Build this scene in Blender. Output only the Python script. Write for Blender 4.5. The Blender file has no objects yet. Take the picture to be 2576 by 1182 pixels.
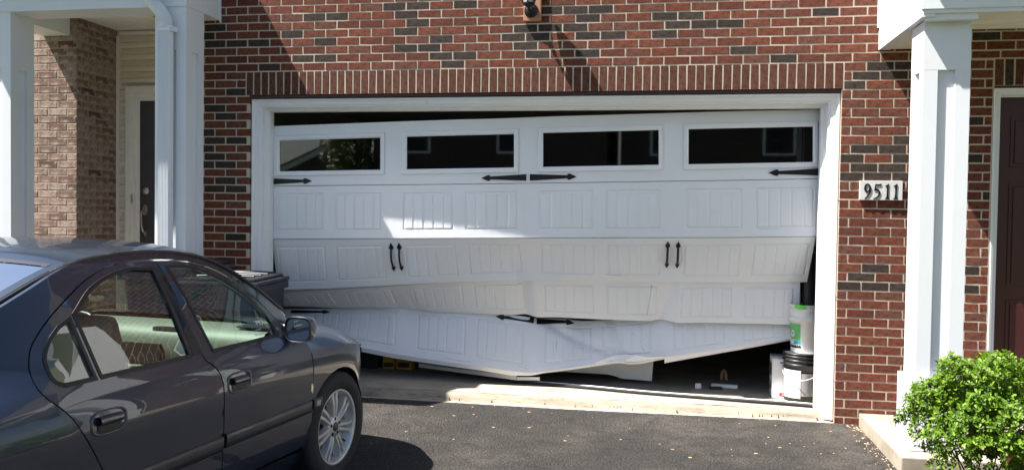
import bpy, bmesh, math, random
import numpy as np
from mathutils import Vector, Matrix
from mathutils.geometry import delaunay_2d_cdt
R = random.Random(7)
sc = bpy.context.scene
COL = sc.collection

# ------------------------------------------------------------------ camera
TH, PH, RH = 0.17665953, 0.02729415, 0.01361835
FPX, CD, CH = 2159.32, 6.72802, 1.54742
cF = Vector((-math.sin(TH)*math.cos(PH), math.cos(TH)*math.cos(PH), -math.sin(PH)))
r0 = Vector((math.cos(TH), math.sin(TH), 0)); u0 = r0.cross(cF)
cU = math.cos(RH)*u0 - math.sin(RH)*r0
cR = math.cos(RH)*r0 + math.sin(RH)*u0
CP = Vector((0, -CD, CH))
cam = bpy.data.cameras.new('camera'); camo = bpy.data.objects.new('camera', cam); COL.objects.link(camo)
m3 = Matrix((cR, cU, -cF)).transposed()
camo.matrix_world = Matrix.Translation(CP) @ m3.to_4x4()
cam.sensor_width = 36; cam.lens = 36*FPX/2576; cam.clip_start = .05; cam.clip_end = 400
sc.camera = camo

def ray(x, y): return cF + cR*((x-1288)/FPX) + cU*((591-y)/FPX)
def at(x, y, Y=0.0):            # the point of the plane at depth Y seen at pixel x,y (2576 wide)
    r = ray(x, y); return CP + r*((Y-CP.y)/r.y)
def atz(x, y, z=0.0):
    r = ray(x, y); return CP + r*((z-CP.z)/r.z)
def proj(p):
    d = Vector(p)-CP; z = d.dot(cF)
    return (1288+FPX*d.dot(cR)/z, 591-FPX*d.dot(cU)/z)

# ------------------------------------------------------------------ light
LD = Vector((.57, .21, -1.0)).normalized()
EL = math.asin(-LD.z); AZ = math.atan2(-LD.x, -LD.y)
w = bpy.data.worlds.new('World'); sc.world = w; w.use_nodes = True
nt = w.node_tree; nt.nodes.clear()
sky = nt.nodes.new('ShaderNodeTexSky'); sky.sky_type = 'NISHITA'; sky.sun_disc = False
sky.sun_elevation = EL; sky.sun_rotation = AZ; sky.air_density = 1.0; sky.dust_density = 1.5; sky.ozone_density = 1.0
bg = nt.nodes.new('ShaderNodeBackground'); bg.inputs['Strength'].default_value = .05
wo = nt.nodes.new('ShaderNodeOutputWorld')
nt.links.new(sky.outputs[0], bg.inputs[0]); nt.links.new(bg.outputs[0], wo.inputs[0])
sl = bpy.data.lights.new('sun', 'SUN'); sl.energy = 5.0; sl.angle = math.radians(.53); sl.color = (1.0, .95, .87)
so = bpy.data.objects.new('sun', sl); COL.objects.link(so)
so.rotation_euler = LD.to_track_quat('-Z', 'Y').to_euler(); so.location = (-6, -4, 12)
sc.view_settings.view_transform = 'Standard'; sc.view_settings.look = 'None'
sc.view_settings.exposure = 1.7; sc.view_settings.gamma = 1.0; sc.view_settings.use_curve_mapping = False

# ------------------------------------------------------------------ material helpers
class NT:
    def __init__(s, name):
        s.m = bpy.data.materials.new(name); s.m.use_nodes = True
        s.t = s.m.node_tree; s.t.nodes.clear()
        s.o = s.n('ShaderNodeOutputMaterial'); s.tc = s.n('ShaderNodeTexCoord')
    def n(s, k, **kw):
        a = s.t.nodes.new(k)
        for q, v in kw.items():
            if hasattr(a, q): setattr(a, q, v)
        return a
    def l(s, a, b): s.t.links.new(a, b)
    def noise(s, scale, detail=4, rough=.6, stretch=None, src='Object'):
        v = s.tc.outputs[src]
        if stretch:
            mp = s.n('ShaderNodeMapping'); mp.inputs['Scale'].default_value = stretch; s.l(v, mp.inputs[0]); v = mp.outputs[0]
        a = s.n('ShaderNodeTexNoise'); a.inputs['Scale'].default_value = scale; a.inputs['Detail'].default_value = detail
        a.inputs['Roughness'].default_value = rough; s.l(v, a.inputs['Vector']); return a.outputs['Fac']
    def vor(s, scale, out='Distance', src='Object'):
        a = s.n('ShaderNodeTexVoronoi'); a.inputs['Scale'].default_value = scale; s.l(s.tc.outputs[src], a.inputs['Vector']); return a.outputs[out]
    def ramp(s, f, stops):
        a = s.n('ShaderNodeValToRGB'); e = a.color_ramp.elements
        while len(e) < len(stops): e.new(.5)
        for i, (p, c) in enumerate(stops):
            e[i].position = p; e[i].color = c if len(c) == 4 else (*c, 1)
        s.l(f, a.inputs[0]); return a.outputs[0]
    def mix(s, f, a, b, mode='MIX'):
        x = s.n('ShaderNodeMix'); x.data_type = 'RGBA'; x.blend_type = mode
        for i, v in ((0, f), (6, a), (7, b)):
            if hasattr(v, 'is_linked') or hasattr(v, 'links'): s.l(v, x.inputs[i])
            else: x.inputs[i].default_value = v if i == 0 else (*v[:3], 1)
        return x.outputs[2]
    def math(s, op, a, b=0.0):
        x = s.n('ShaderNodeMath'); x.operation = op
        for i, v in ((0, a), (1, b)):
            if hasattr(v, 'links'): s.l(v, x.inputs[i])
            else: x.inputs[i].default_value = v
        return x.outputs[0]
    def bsdf(s, color=None, rough=.6, metal=0, bump=None, bstr=.3, bdist=.002, spec=.5, coat=0, **kw):
        b = s.n('ShaderNodeBsdfPrincipled')
        for k, v in (('Base Color', color), ('Roughness', rough), ('Metallic', metal), ('Specular IOR Level', spec), ('Coat Weight', coat)):
            if v is None: continue
            if hasattr(v, 'links'): s.l(v, b.inputs[k])
            else: b.inputs[k].default_value = (*v[:3], 1) if k == 'Base Color' else v
        for k, v in kw.items(): b.inputs[k.replace('_', ' ')].default_value = v
        if bump is not None:
            u = s.n('ShaderNodeBump'); u.inputs['Strength'].default_value = bstr; u.inputs['Distance'].default_value = bdist
            s.l(bump, u.inputs['Height']); s.l(u.outputs[0], b.inputs['Normal'])
        s.l(b.outputs[0], s.o.inputs[0]); return b
def plain(name, col, rough=.5, metal=0, bump=0, bscale=60, var=.12, **kw):
    t = NT(name); f = t.noise(bscale*.15+2, 4)
    c = t.mix(t.math('MULTIPLY', f, 1.0), tuple(v*(1-var) for v in col), tuple(min(1, v*(1+var)) for v in col))
    t.bsdf(c, rough, metal, t.noise(bscale, 3) if bump else None, bump or .1, .002, **kw)
    return t.m
def brickmat(name, stops, spots=None, bstr=.9, off=0.0):
    t = NT(name)
    oi = t.n('ShaderNodeObjectInfo'); ge = t.n('ShaderNodeNewGeometry')
    r = t.math('FRACT', t.math('ADD', oi.outputs['Random'], t.math('ADD', ge.outputs['Random Per Island'], off)))
    c = t.ramp(r, stops)
    n1 = t.noise(38, 5, .7); n2 = t.noise(11, 3)
    c = t.mix(t.ramp(n1, [(.42, (0, 0, 0)), (.68, (.9, .9, .9))]), c, tuple(v*.42 for v in stops[0][1]))
    if spots: c = t.mix(t.ramp(n2, [(.5, (0, 0, 0)), (.62, (1, 1, 1))]), c, spots)
    h = t.math('ADD', t.noise(130, 3, .8), t.math('MULTIPLY', t.noise(26, 4, .7), .4))
    t.bsdf(c, .9, 0, h, bstr, .006, spec=.2)
    return t.m

M = {}
M['brick'] = brickmat('red brick', [(0, (.165, .050, .030)), (.3, (.200, .068, .042)), (.55, (.125, .040, .027)), (.8, (.170, .062, .041)), (1, (.145, .066, .050))])
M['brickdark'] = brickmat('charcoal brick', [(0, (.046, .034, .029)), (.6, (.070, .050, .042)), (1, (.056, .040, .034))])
M['soldier'] = brickmat('brown red brick', [(0, (.110, .044, .029)), (.5, (.138, .058, .039)), (1, (.098, .038, .026))])
M['tanbrick'] = brickmat('mottled tan brick', [(0, (.26, .17, .13)), (.25, (.46, .34, .285)), (.5, (.20, .11, .088)), (.75, (.42, .30, .245)), (1, (.12, .06, .05))], (.42, .34, .28))
M['mortar'] = plain('mortar', (.47, .405, .325), .95, bump=.5, bscale=220)
M['mortartan'] = plain('tan mortar', (.30, .26, .21), .95, bump=.5, bscale=220)
def whitemat(name, col, rough, dirt=.25, grain=False):
    t = NT(name)
    f = t.ramp(t.noise(2.3, 6, .65), [(.45, (0, 0, 0)), (.8, (1, 1, 1))])
    c = t.mix(t.math('MULTIPLY', f, dirt), col, (col[0]*.74, col[1]*.70, col[2]*.62))
    sp = t.ramp(t.noise(70, 3, .8), [(.70, (0, 0, 0)), (.78, (1, 1, 1))])
    c = t.mix(t.math('MULTIPLY', sp, dirt*.8), c, (.35, .32, .28))
    h = t.noise(60, 4, .7, (.06, .06, 1.6)) if grain else t.noise(9, 2)
    t.bsdf(c, rough, 0, h, .35 if grain else .08, .0012, spec=.45)
    return t.m
M['trim'] = whitemat('white painted trim', (.73, .755, .79), .45, .18)
M['casing'] = whitemat('aged white casing', (.74, .75, .77), .5, .22)
M['door'] = whitemat('embossed white steel', (.73, .755, .79), .42, .2, True)
M['doorin'] = plain('primer grey steel back', (.45, .44, .42), .6)
M['cream'] = plain('cream vinyl', (.78, .70, .55), .55)
M['creamtrim'] = plain('cream white wood', (.80, .77, .70), .5)
M['soffit'] = plain('off white soffit vinyl', (.80, .78, .74), .6)
M['iron'] = plain('black iron', (.012, .012, .016), .38, .3)
M['blackpl'] = plain('black plastic', (.018, .018, .02), .35)
M['rubber'] = plain('black rubber', (.02, .02, .02), .85, bump=.3, bscale=120)
M['tyre'] = plain('tyre rubber', (.022, .021, .021), .78, bump=.3, bscale=90)
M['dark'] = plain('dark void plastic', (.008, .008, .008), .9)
M['greydoor'] = plain('charcoal painted door', (.055, .056, .062), .4)
M['maroon'] = plain('maroon painted door', (.050, .010, .012), .38)
M['nickel'] = plain('satin nickel', (.55, .52, .47), .3, 1)
M['bluepl'] = plain('navy bin plastic', (.007, .009, .026), .42, bump=.2, bscale=200)
M['lidpl'] = plain('dark bin lid plastic', (.015, .016, .022), .35)
M['cardb'] = plain('white carton', (.60, .60, .62), .7)
M['yellow'] = plain('yellow carton', (.55, .34, .02), .5)
M['label'] = plain('white paper', (.80, .80, .80), .7)
M['green'] = plain('green print', (.13, .50, .16), .5)
M['greenhi'] = plain('bright green plastic', (.10, .75, .03), .4)
M['teal'] = plain('teal print', (.04, .40, .50), .5)
M['ink'] = plain('dark ink', (.02, .02, .025), .6)
M['navyink'] = plain('navy ink', (.02, .03, .12), .6)
M['redink'] = plain('red ink', (.45, .02, .03), .6)
M['greyink'] = plain('grey ink', (.35, .35, .36), .7)
M['pail'] = plain('pale plastic pail', (.78, .78, .76), .35)
M['drywall'] = plain('garage drywall', (.28, .26, .23), .9)
M['plank'] = plain('brown timber', (.22, .13, .07), .75, bump=.3)
M['redwood'] = plain('stained wood block', (.42, .20, .12), .6, bump=.3)
M['twig'] = plain('dark twig', (.07, .05, .035), .85)
M['lens'] = plain('frosted amber lens', (.5, .42, .35), .3)
M['lintel'] = plain('painted steel lintel', (.055, .022, .018), .6)
M['stone'] = plain('grey stone plaque', (.58, .58, .57), .8, bump=.3, bscale=200)
t = NT('asphalt'); v = t.vor(75); n1 = t.noise(1.1, 5, .65); n2 = t.noise(420, 2, .6); nb = t.noise(7, 4, .7)
c = t.ramp(t.math('ADD', t.math('MULTIPLY', t.noise(62, 3, .8), .6), t.math('MULTIPLY', t.noise(130, 3, .8), .4)), [(.38, (.014, .013, .0128)), (.50, (.044, .041, .039)), (.60, (.078, .073, .069)), (.72, (.17, .16, .15))])
c = t.mix(t.ramp(t.math('MULTIPLY', n1, t.noise(55, 4, .8)), [(.24, (0, 0, 0)), (.36, (.7, .7, .7))]), c, (.16, .14, .12))
c = t.mix(t.ramp(nb, [(.30, (.55, .55, .55)), (.5, (0, 0, 0))]), c, (.016, .0155, .017))
h = t.math('ADD', t.math('MULTIPLY', v, 1.6), n2); t.bsdf(c, .9, 0, h, 1.0, .012, spec=.3); M['asphalt'] = t.m
t = NT('concrete'); n1 = t.noise(3, 6, .7); c = t.ramp(n1, [(.3, (.24, .205, .16)), (.5, (.33, .29, .235)), (.75, (.40, .355, .29))])
sp = t.ramp(t.noise(60, 5, .8), [(.64, (0, 0, 0)), (.72, (1, 1, 1))]); c = t.mix(t.math('MULTIPLY', sp, .5), c, (.22, .17, .12))
t.bsdf(c, .9, 0, t.noise(140, 4, .7), .5, .003, spec=.3); M['concrete'] = t.m
t = NT('garage floor'); c = t.ramp(t.noise(4, 6, .7), [(.3, (.20, .18, .155)), (.7, (.32, .29, .25))])
t.bsdf(c, .75, 0, t.noise(90, 3), .3, .002); M['floor'] = t.m
t = NT('concrete lip'); n1 = t.noise(14, 6, .8, (.35, 1, 2)); c = t.ramp(n1, [(.34, (.14, .11, .08)), (.44, (.26, .225, .175)), (.7, (.36, .315, .255))])
t.bsdf(c, .9, 0, t.noise(70, 5, .8), .9, .006, spec=.3); M['lip'] = t.m
t = NT('mulch'); c = t.ramp(t.noise(45, 5, .8), [(.3, (.03, .015, .008)), (.55, (.12, .055, .03)), (.8, (.22, .12, .07))])
t.bsdf(c, .95, 0, t.noise(60, 5, .8), 1, .02); M['mulch'] = t.m
t = NT('grass'); c = t.ramp(t.noise(6, 6, .8), [(.3, (.03, .07, .012)), (.7, (.09, .16, .03))])
t.bsdf(c, .95, 0, t.noise(160, 4), 1, .02); M['grass'] = t.m
# glass: mirror-like reflection by angle over a tinted pane
def glass(name, tint, refl=.08, rough=0.0):
    t = NT(name)
    lw = t.n('ShaderNodeFresnel'); lw.inputs['IOR'].default_value = 1.5
    g = t.n('ShaderNodeBsdfGlossy'); g.inputs['Roughness'].default_value = rough; g.inputs['Color'].default_value = (1, 1, 1, 1)
    tr = t.n('ShaderNodeBsdfTransparent'); tr.inputs['Color'].default_value = (*tint, 1)
    mx = t.n('ShaderNodeMixShader'); t.l(t.math('ADD', lw.outputs[0], refl), mx.inputs[0])
    t.l(tr.outputs[0], mx.inputs[1]); t.l(g.outputs[0], mx.inputs[2]); t.l(mx.outputs[0], t.o.inputs[0]); return t.m
M['carglass'] = glass('tinted car glass', (.66, .77, .71), .055)
M['pane'] = glass('dark window pane', (.40, .40, .40), .055, .02)
M['mirror'] = glass('mirror glass', (.02, .02, .02), .85)
M['lampglass'] = plain('seeded lamp glass', (.42, .42, .40), .18)
t = NT('graphite car paint'); lw = t.n('ShaderNodeLayerWeight'); lw.inputs['Blend'].default_value = .35
fl = t.ramp(t.noise(900, 2), [(.3, (.006, .012, .026)), (.7, (.012, .022, .046))])
c = t.mix(lw.outputs['Facing'], (.010, .020, .044), fl)
t.bsdf(c, .35, .15, None, coat=1.0, Coat_Roughness=.015, Coat_IOR=1.5); M['paint'] = t.m
M['trimgrey'] = plain('dark body moulding', (.035, .035, .042), .35, coat=.3)
M['blacktrim'] = plain('black window trim', (.008, .008, .009), .4)
M['alloy'] = plain('silver alloy', (.62, .61, .60), .38, .6)
M['disc'] = plain('brake disc steel', (.12, .11, .10), .5, .8)
M['seat'] = plain('grey beige seat leather', (.17, .17, .145), .55)
M['dash'] = plain('grey green dashboard', (.12, .132, .112), .5)
M['vent'] = plain('black vent', (.01, .01, .01), .6)
def leafmat(name, a, b):
    t = NT(name); ge = t.n('ShaderNodeNewGeometry')
    c = t.ramp(ge.outputs['Random Per Island'], [(0, tuple(v*.55 for v in a)), (.45, a), (.9, b), (1, (b[0]*1.5, b[1]*1.25, b[2]*2))])
    bs = t.bsdf(c, .48, 0, spec=.3); tr = t.n('ShaderNodeBsdfTranslucent'); mx = t.n('ShaderNodeMixShader'); mx.inputs[0].default_value = .30
    tc = t.mix(.5, c, (.25, .42, .02)); t.l(tc, tr.inputs[0])
    t.l(bs.outputs[0], mx.inputs[1]); t.l(tr.outputs[0], mx.inputs[2]); t.l(mx.outputs[0], t.o.inputs[0]); return t.m
M['leaf'] = leafmat('fresh green leaf', (.075, .155, .010), (.165, .285, .020))
M['leafdark'] = leafmat('tree leaf', (.035, .07, .012), (.08, .12, .02))
M['hosta'] = leafmat('blue green hosta leaf', (.10, .20, .11), (.22, .32, .22))
M['bud'] = plain('dusty pink bud', (.55, .25, .17), .6)
M['debris'] = plain('dry seed husk', (.46, .31, .19), .8)
M['roofing'] = plain('grey shingle', (.10, .09, .085), .9, bump=.6, bscale=40)
M['farbrick'] = plain('dark far brick', (.085, .066, .062), .9, bump=.5)
M['skin'] = plain('stain', (.12, .10, .09), .8)

# ------------------------------------------------------------------ object helpers
def tag(o, label=None, cat=None, group=None, kind=None):
    if label: o['label'] = label
    if cat: o['category'] = cat
    if group: o['group'] = group
    if kind: o['kind'] = kind
    return o
def thing(name, label, cat, loc=(0, 0, 0), rz=0, group=None):
    o = bpy.data.objects.new(name, None); o.empty_display_size = .1; COL.objects.link(o)
    o.location = loc; o.rotation_euler = (0, 0, rz)
    return tag(o, label, cat, group)
def link(name, me, mats, parent=None, world=True):
    o = bpy.data.objects.new(name, me); COL.objects.link(o)
    for m in (mats if isinstance(mats, (list, tuple)) else [mats]):
        if len(me.materials) < len(mats if isinstance(mats, (list, tuple)) else [mats]): me.materials.append(M[m])
    if parent:
        o.parent = parent
        if world:
            r = parent; ml = Matrix.Identity(4)
            while r: ml = r.matrix_basis @ ml; r = r.parent
            o.matrix_basis = ml.inverted()
    return o
class MB:
    """mesh collector"""
    def __init__(s): s.v = []; s.f = []; s.mi = []; s.sm = []
    def add(s, vs, fs, mi=0, sm=False):
        b = len(s.v); s.v += [tuple(p) for p in vs]
        for f in fs: s.f.append([b+i for i in f]); s.mi.append(mi); s.sm.append(sm)
        return s
    def box(s, x0, x1, y0, y1, z0, z1, mi=0, bev=0, xf=None):
        bm = bmesh.new(); bmesh.ops.create_cube(bm, size=1)
        for q in bm.verts: q.co = Vector(((x0+x1)/2+q.co.x*(x1-x0), (y0+y1)/2+q.co.y*(y1-y0), (z0+z1)/2+q.co.z*(z1-z0)))
        if bev: bmesh.ops.bevel(bm, geom=bm.edges[:], offset=bev, segments=2, profile=.6, affect='EDGES')
        bm.verts.index_update()
        vs = [xf @ q.co if xf else q.co.copy() for q in bm.verts]
        s.add(vs, [[q.index for q in f.verts] for f in bm.faces], mi); bm.free(); return s
    def tube(s, pts, r, n=10, mi=0, caps=True, sm=True, flat=1.0):
        pts = [Vector(p) for p in pts]; k = len(pts); rr = r if isinstance(r, (list, tuple)) else [r]*k
        vs = []; up = None
        for i, p in enumerate(pts):
            d = (pts[min(i+1, k-1)]-pts[max(i-1, 0)]).normalized()
            if up is None: up = Vector((0, 0, 1)) if abs(d.z) < .9 else Vector((0, 1, 0))
            a = d.cross(up).normalized(); b = a.cross(d).normalized(); up = b
            for j in range(n):
                g = 2*math.pi*j/n; vs.append(p+(a*math.cos(g)*flat+b*math.sin(g))*rr[i])
        fs = [[i*n+j, i*n+(j+1) % n, (i+1)*n+(j+1) % n, (i+1)*n+j] for i in range(k-1) for j in range(n)]
        s.add(vs, fs, mi, sm)
        if caps: s.add(vs[:n], [list(range(n))[::-1]], mi); s.add(vs[-n:], [list(range(n))], mi)
        return s
    def lathe(s, prof, c=(0, 0, 0), n=32, mi=0, axis=2, xf=None, sm=True, arc=None):
        vs = []; c = Vector(c); a0, a1 = arc or (0, 2*math.pi); m = n if not arc else n+1
        for (r, h) in prof:
            for j in range(m):
                g = a0+(a1-a0)*j/n; p = (r*math.cos(g), r*math.sin(g), h)
                if axis == 1: p = (p[0], p[2], p[1])
                if axis == 0: p = (p[2], p[0], p[1])
                q = Vector(p)+c; vs.append(xf @ q if xf else q)
        k = len(prof); fs = []
        for i in range(k-1):
            for j in range(n):
                j2 = (j+1) % m if not arc else j+1; fs.append([i*m+j, i*m+j2, (i+1)*m+j2, (i+1)*m+j])
        return s.add(vs, fs, mi, sm)
    def grid(s, P, mi=0, sm=True, flip=False):
        nu = len(P); nv = len(P[0]); vs = [p for r in P for p in r]
        fs = [[i*nv+j, (i+1)*nv+j, (i+1)*nv+j+1, i*nv+j+1] for i in range(nu-1) for j in range(nv-1)]
        if flip: fs = [f[::-1] for f in fs]
        return s.add(vs, fs, mi, sm)
    def mesh(s, name='mesh'):
        me = bpy.data.meshes.new(name); me.from_pydata(s.v, [], s.f)
        me.polygons.foreach_set('material_index', s.mi); me.polygons.foreach_set('use_smooth', s.sm); me.update(); return me
    def build(s, name, mats, parent=None): return link(name, s.mesh(name), mats, parent)
def inpoly(x, y, P):
    c = False; j = len(P)-1
    for i in range(len(P)):
        if (P[i][1] > y) != (P[j][1] > y) and x < (P[j][0]-P[i][0])*(y-P[i][1])/(P[j][1]-P[i][1])+P[i][0]: c = not c
        j = i
    return c
def dens(P, st):
    o = []
    for i in range(len(P)):
        a = P[i]; b = P[(i+1) % len(P)]; n = max(1, int(math.dist(a, b)/st))
        for k in range(n): o.append((a[0]+(b[0]-a[0])*k/n, a[1]+(b[1]-a[1])*k/n))
    return o
def smoothpoly(P, n=4, closed=False):
    o = []; L = len(P)
    rng = range(L) if closed else range(L-1)
    for i in rng:
        g = (lambda k: P[k % L]) if closed else (lambda k: P[max(0, min(L-1, k))])
        p0, p1, p2, p3 = g(i-1), g(i), g(i+1), g(i+2)
        for k in range(n):
            t = k/n
            o.append(tuple(.5*((2*p1[d])+(-p0[d]+p2[d])*t+(2*p0[d]-5*p1[d]+4*p2[d]-p3[d])*t*t+(-p0[d]+3*p1[d]-3*p2[d]+p3[d])*t**3) for d in range(len(p1))))
    if not closed: o.append(tuple(P[-1]))
    return o
def area(P): return .5*sum(P[i][0]*P[(i+1) % len(P)][1]-P[(i+1) % len(P)][0]*P[i][1] for i in range(len(P)))
def inset(P, d):
    if area(P) < 0: P = P[::-1]
    o = []; L = len(P)
    for i in range(L):
        a, b, c = Vector(P[i-1]), Vector(P[i]), Vector(P[(i+1) % L])
        e1 = (b-a).normalized(); e2 = (c-b).normalized()
        n = (Vector((-e1.y, e1.x))+Vector((-e2.y, e2.x)))
        n = n.normalized() if n.length > 1e-6 else Vector((-e1.y, e1.x))
        k = max(.4, n.dot(Vector((-e1.y, e1.x)))); o.append(tuple(b+n*(d/k)))
    return o
def cdt(outer, holes=(), step=0):
    """triangulate an outline with holes; returns verts2d, tris, boundary loops as vertex lists"""
    vs = []; ed = []; loops = []
    for P in [outer]+list(holes):
        b = len(vs); n = len(P); vs += [Vector(p) for p in P]; ed += [(b+i, b+(i+1) % n) for i in range(n)]; loops.append(P)
    if step:
        xs = [p[0] for p in outer]; ys = [p[1] for p in outer]
        x = min(xs)+step/2
        while x < max(xs):
            y = min(ys)+step/2
            while y < max(ys):
                if inpoly(x, y, outer) and not any(inpoly(x, y, h) for h in holes) and \
                   min(math.dist((x, y), q) for L in loops for q in L) > step*.45: vs.append(Vector((x, y)))
                y += step
            x += step
    ov, oe, of, _, _, _ = delaunay_2d_cdt(vs, ed, [], 0, 1e-5)
    T = []
    for f in of:
        cx = sum(ov[i].x for i in f)/len(f); cy = sum(ov[i].y for i in f)/len(f)
        if inpoly(cx, cy, outer) and not any(inpoly(cx, cy, h) for h in holes): T.append(list(f))
    return ov, T, loops
def sheet(mb, outer, fn, back, holes=(), step=0, mi=0, sm=True, flip=False, rim=True):
    """outline in 2-D mapped by fn to a curved skin, its rim turned in to fn_back"""
    ov, T, loops = cdt(outer, holes, step)
    mb.add([fn(p.x, p.y) for p in ov], [t[::-1] if flip else t for t in T], mi, sm)
    if rim:
        for L in loops:
            n = len(L); a = [fn(*p) for p in L]; b = [back(*p) for p in L]
            mb.add(a+b, [[i, (i+1) % n, n+(i+1) % n, n+i] for i in range(n)], mi, False)
    return mb
def slab(mb, outer, y0, y1, holes=(), mi=0, xf=None):
    """flat plate with outline in x,z between depths y0 (front) and y1"""
    g = (lambda p: xf @ p) if xf else (lambda p: p)
    if area(outer) < 0: outer = outer[::-1]
    sheet(mb, outer, lambda x, z: g(Vector((x, y0, z))), lambda x, z: g(Vector((x, y1, z))), holes, 0, mi, False)
    ov, T, _ = cdt(outer, holes); mb.add([g(Vector((p.x, y1, p.y))) for p in ov], [q[::-1] for q in T], mi)
    return mb
def text(s, size, parent, mat, mw, name='lettering', depth=.0006, align='CENTER'):
    cu = bpy.data.curves.new(name, 'FONT'); cu.body = s; cu.size = size; cu.align_x = align; cu.align_y = 'CENTER'; cu.extrude = depth; cu.resolution_u = 3
    to = bpy.data.objects.new(name, cu); COL.objects.link(to)
    me = bpy.data.meshes.new_from_object(to); COL.objects.unlink(to); bpy.data.objects.remove(to); me.transform(mw)
    return link(name, me, mat, parent)
def struct(o): o['kind'] = 'structure'; return o

# ================================================================== GROUND
def flat(name, P, z, mat, step=0, parent=None):
    ov, T, _ = cdt(P, (), step); mb = MB(); mb.add([(p.x, p.y, z) for p in ov], T); return mb.build(name, mat, parent)
struct(flat('lawn', [(-120, -120), (120, -120), (120, 60), (-120, 60)], -.035, 'grass'))
rg = [(-7.5, -.02)]
x = -7.5
while x < 1.43: x += R.uniform(.012, .035); rg.append((min(x, 1.43), -.022+R.uniform(-.006, .006)+.012*math.sin(x*2.1)))
right = [(1.428, -.3), (1.43, -.7), (1.425, -1.20), (1.40, -2.2), (1.34, -4.0), (1.3, -13.0)]
ow = rg+right+[(-7.5, -13.0)]
ow2 = ow
dw = MB(); ov, T, _ = cdt(ow2, (), .35)
dw.add([(p.x, p.y, 0.0) for p in ov], T)
sk = rg[:]; dw.add([(a, b, 0.0) for a, b in sk]+[(a, b, -.03) for a, b in sk], [[i, i+1, len(sk)+i+1, len(sk)+i] for i in range(len(sk)-1)])
struct(dw.build('driveway', 'asphalt'))
struct(flat('street', [(-60, -21.5), (60, -21.5), (60, -13.6), (-60, -13.6)], -.02, 'asphalt'))
sw = MB().box(-60, 60, -13.6, -12.9, -.03, .03); struct(sw.build('pavement', 'concrete'))
# concrete apron, weathered lip, garage floor
ap = MB(); xs = np.linspace(-4.2, 1.27, 120)
def lipw(x, k): return .006*math.sin(x*7+k)+.004*math.sin(x*23+k*2)
prof = [(-.06, -.006), (.045, -.002), (.062, .012), (.075, .034), (.095, .052), (.125, .060)]
ap.grid([[(x, y+(lipw(x, j) if j > 0 else 0), z+(0 if j in (0, 5) else lipw(x, j+3)*.5)) for j, (y, z) in enumerate(prof[:2])] for x in xs], 0)
ap.grid([[(x, y+lipw(x, j+1), z+(0 if j == 4 else lipw(x, j+4)*.5)) for j, (y, z) in enumerate(prof[1:])] for x in xs], 1)
struct(ap.build('garage_apron', ['concrete', 'lip']))
gf = MB(); gf.grid([[(x, y, .060+.0015*math.sin(x*3+y*5)) for y in np.linspace(.12, .5, 8)] for x in np.linspace(-3.69, 1.6, 40)], 0)
gf.grid([[(x, y, .060+.0015*math.sin(x*3+y*5)) for y in (.5, 3, 6.2)] for x in (-3.69, -2, 0, 1.6)], 1, False)
struct(gf.build('garage_floor', ['concrete', 'floor']))
# ================================================================== GARAGE ROOM
g = thing('garage_room', 'dark drywall interior of the garage behind the buckled door', 'garage interior', (-1.1, 3, .06))
MB().box(-3.74, -3.70, .13, 6.19, 0, 3.0).box(1.6, 1.65, .12, 6.3, 0, 3.0).box(-3.74, 1.65, 6.2, 6.3, 0, 3.0).build('wall_panel', 'drywall', g)
MB().box(-3.699, 1.599, .13, 6.199, 2.62, 2.7).build('ceiling_panel', 'drywall', g)
MB().box(-3.699, -3.47, .13, .20, .0, 2.62).box(1.30, 1.6, .13, .20, .0, 2.62).box(-3.47, 1.30, .16, .22, 2.50, 2.62).build('front_wall_panel', 'drywall', g)
# ================================================================== BRICKS
CH_ = .0677; BL = .1965; J = .0105
def brick_mesh(w_, h_, seed, d=.045, amp=.0007):
    q = random.Random(seed); nx, nz = 5, 4; b = .0024
    X = [-w_/2, -w_/2+b, q.uniform(-.2, .2)*w_, w_/2-b, w_/2]; Z = [-h_/2, -h_/2+b, h_/2-b, h_/2]
    f = [[None]*nz for _ in range(nx)]
    for i in range(nx):
        for k in range(nz):
            e = i in (0, nx-1) or k in (0, nz-1)
            f[i][k] = (X[i]+q.uniform(-.0013, .0013), (.0026+q.uniform(-.0008, .0008)) if e else -q.uniform(-.001, amp), Z[k]+q.uniform(-.0012, .0012))
    m = MB(); m.grid(f, 0, False)
    ring = [f[i][0] for i in range(nx)]+[f[nx-1][k] for k in range(1, nz)]+[f[i][nz-1] for i in range(nx-2, -1, -1)]+[f[0][k] for k in range(nz-2, 0, -1)]
    n = len(ring); bk = [(a, d, c) for a, b, c in ring]
    m.add(ring+bk, [[i, n+i, n+(i+1) % n, (i+1) % n] for i in range(n)])
    return m
VAR = {}
def variants(mat, w_, h_, n=10):
    k = (mat, round(w_, 3), round(h_, 3))
    if k not in VAR:
        VAR[k] = []
        for i in range(n):
            mb = brick_mesh(w_, h_, hash(k[1:]) % 9973+i*17+len(VAR)); me = mb.mesh('brick'); me.materials.append(M[mat]); VAR[k].append((me, mb))
    return VAR[k]
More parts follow.
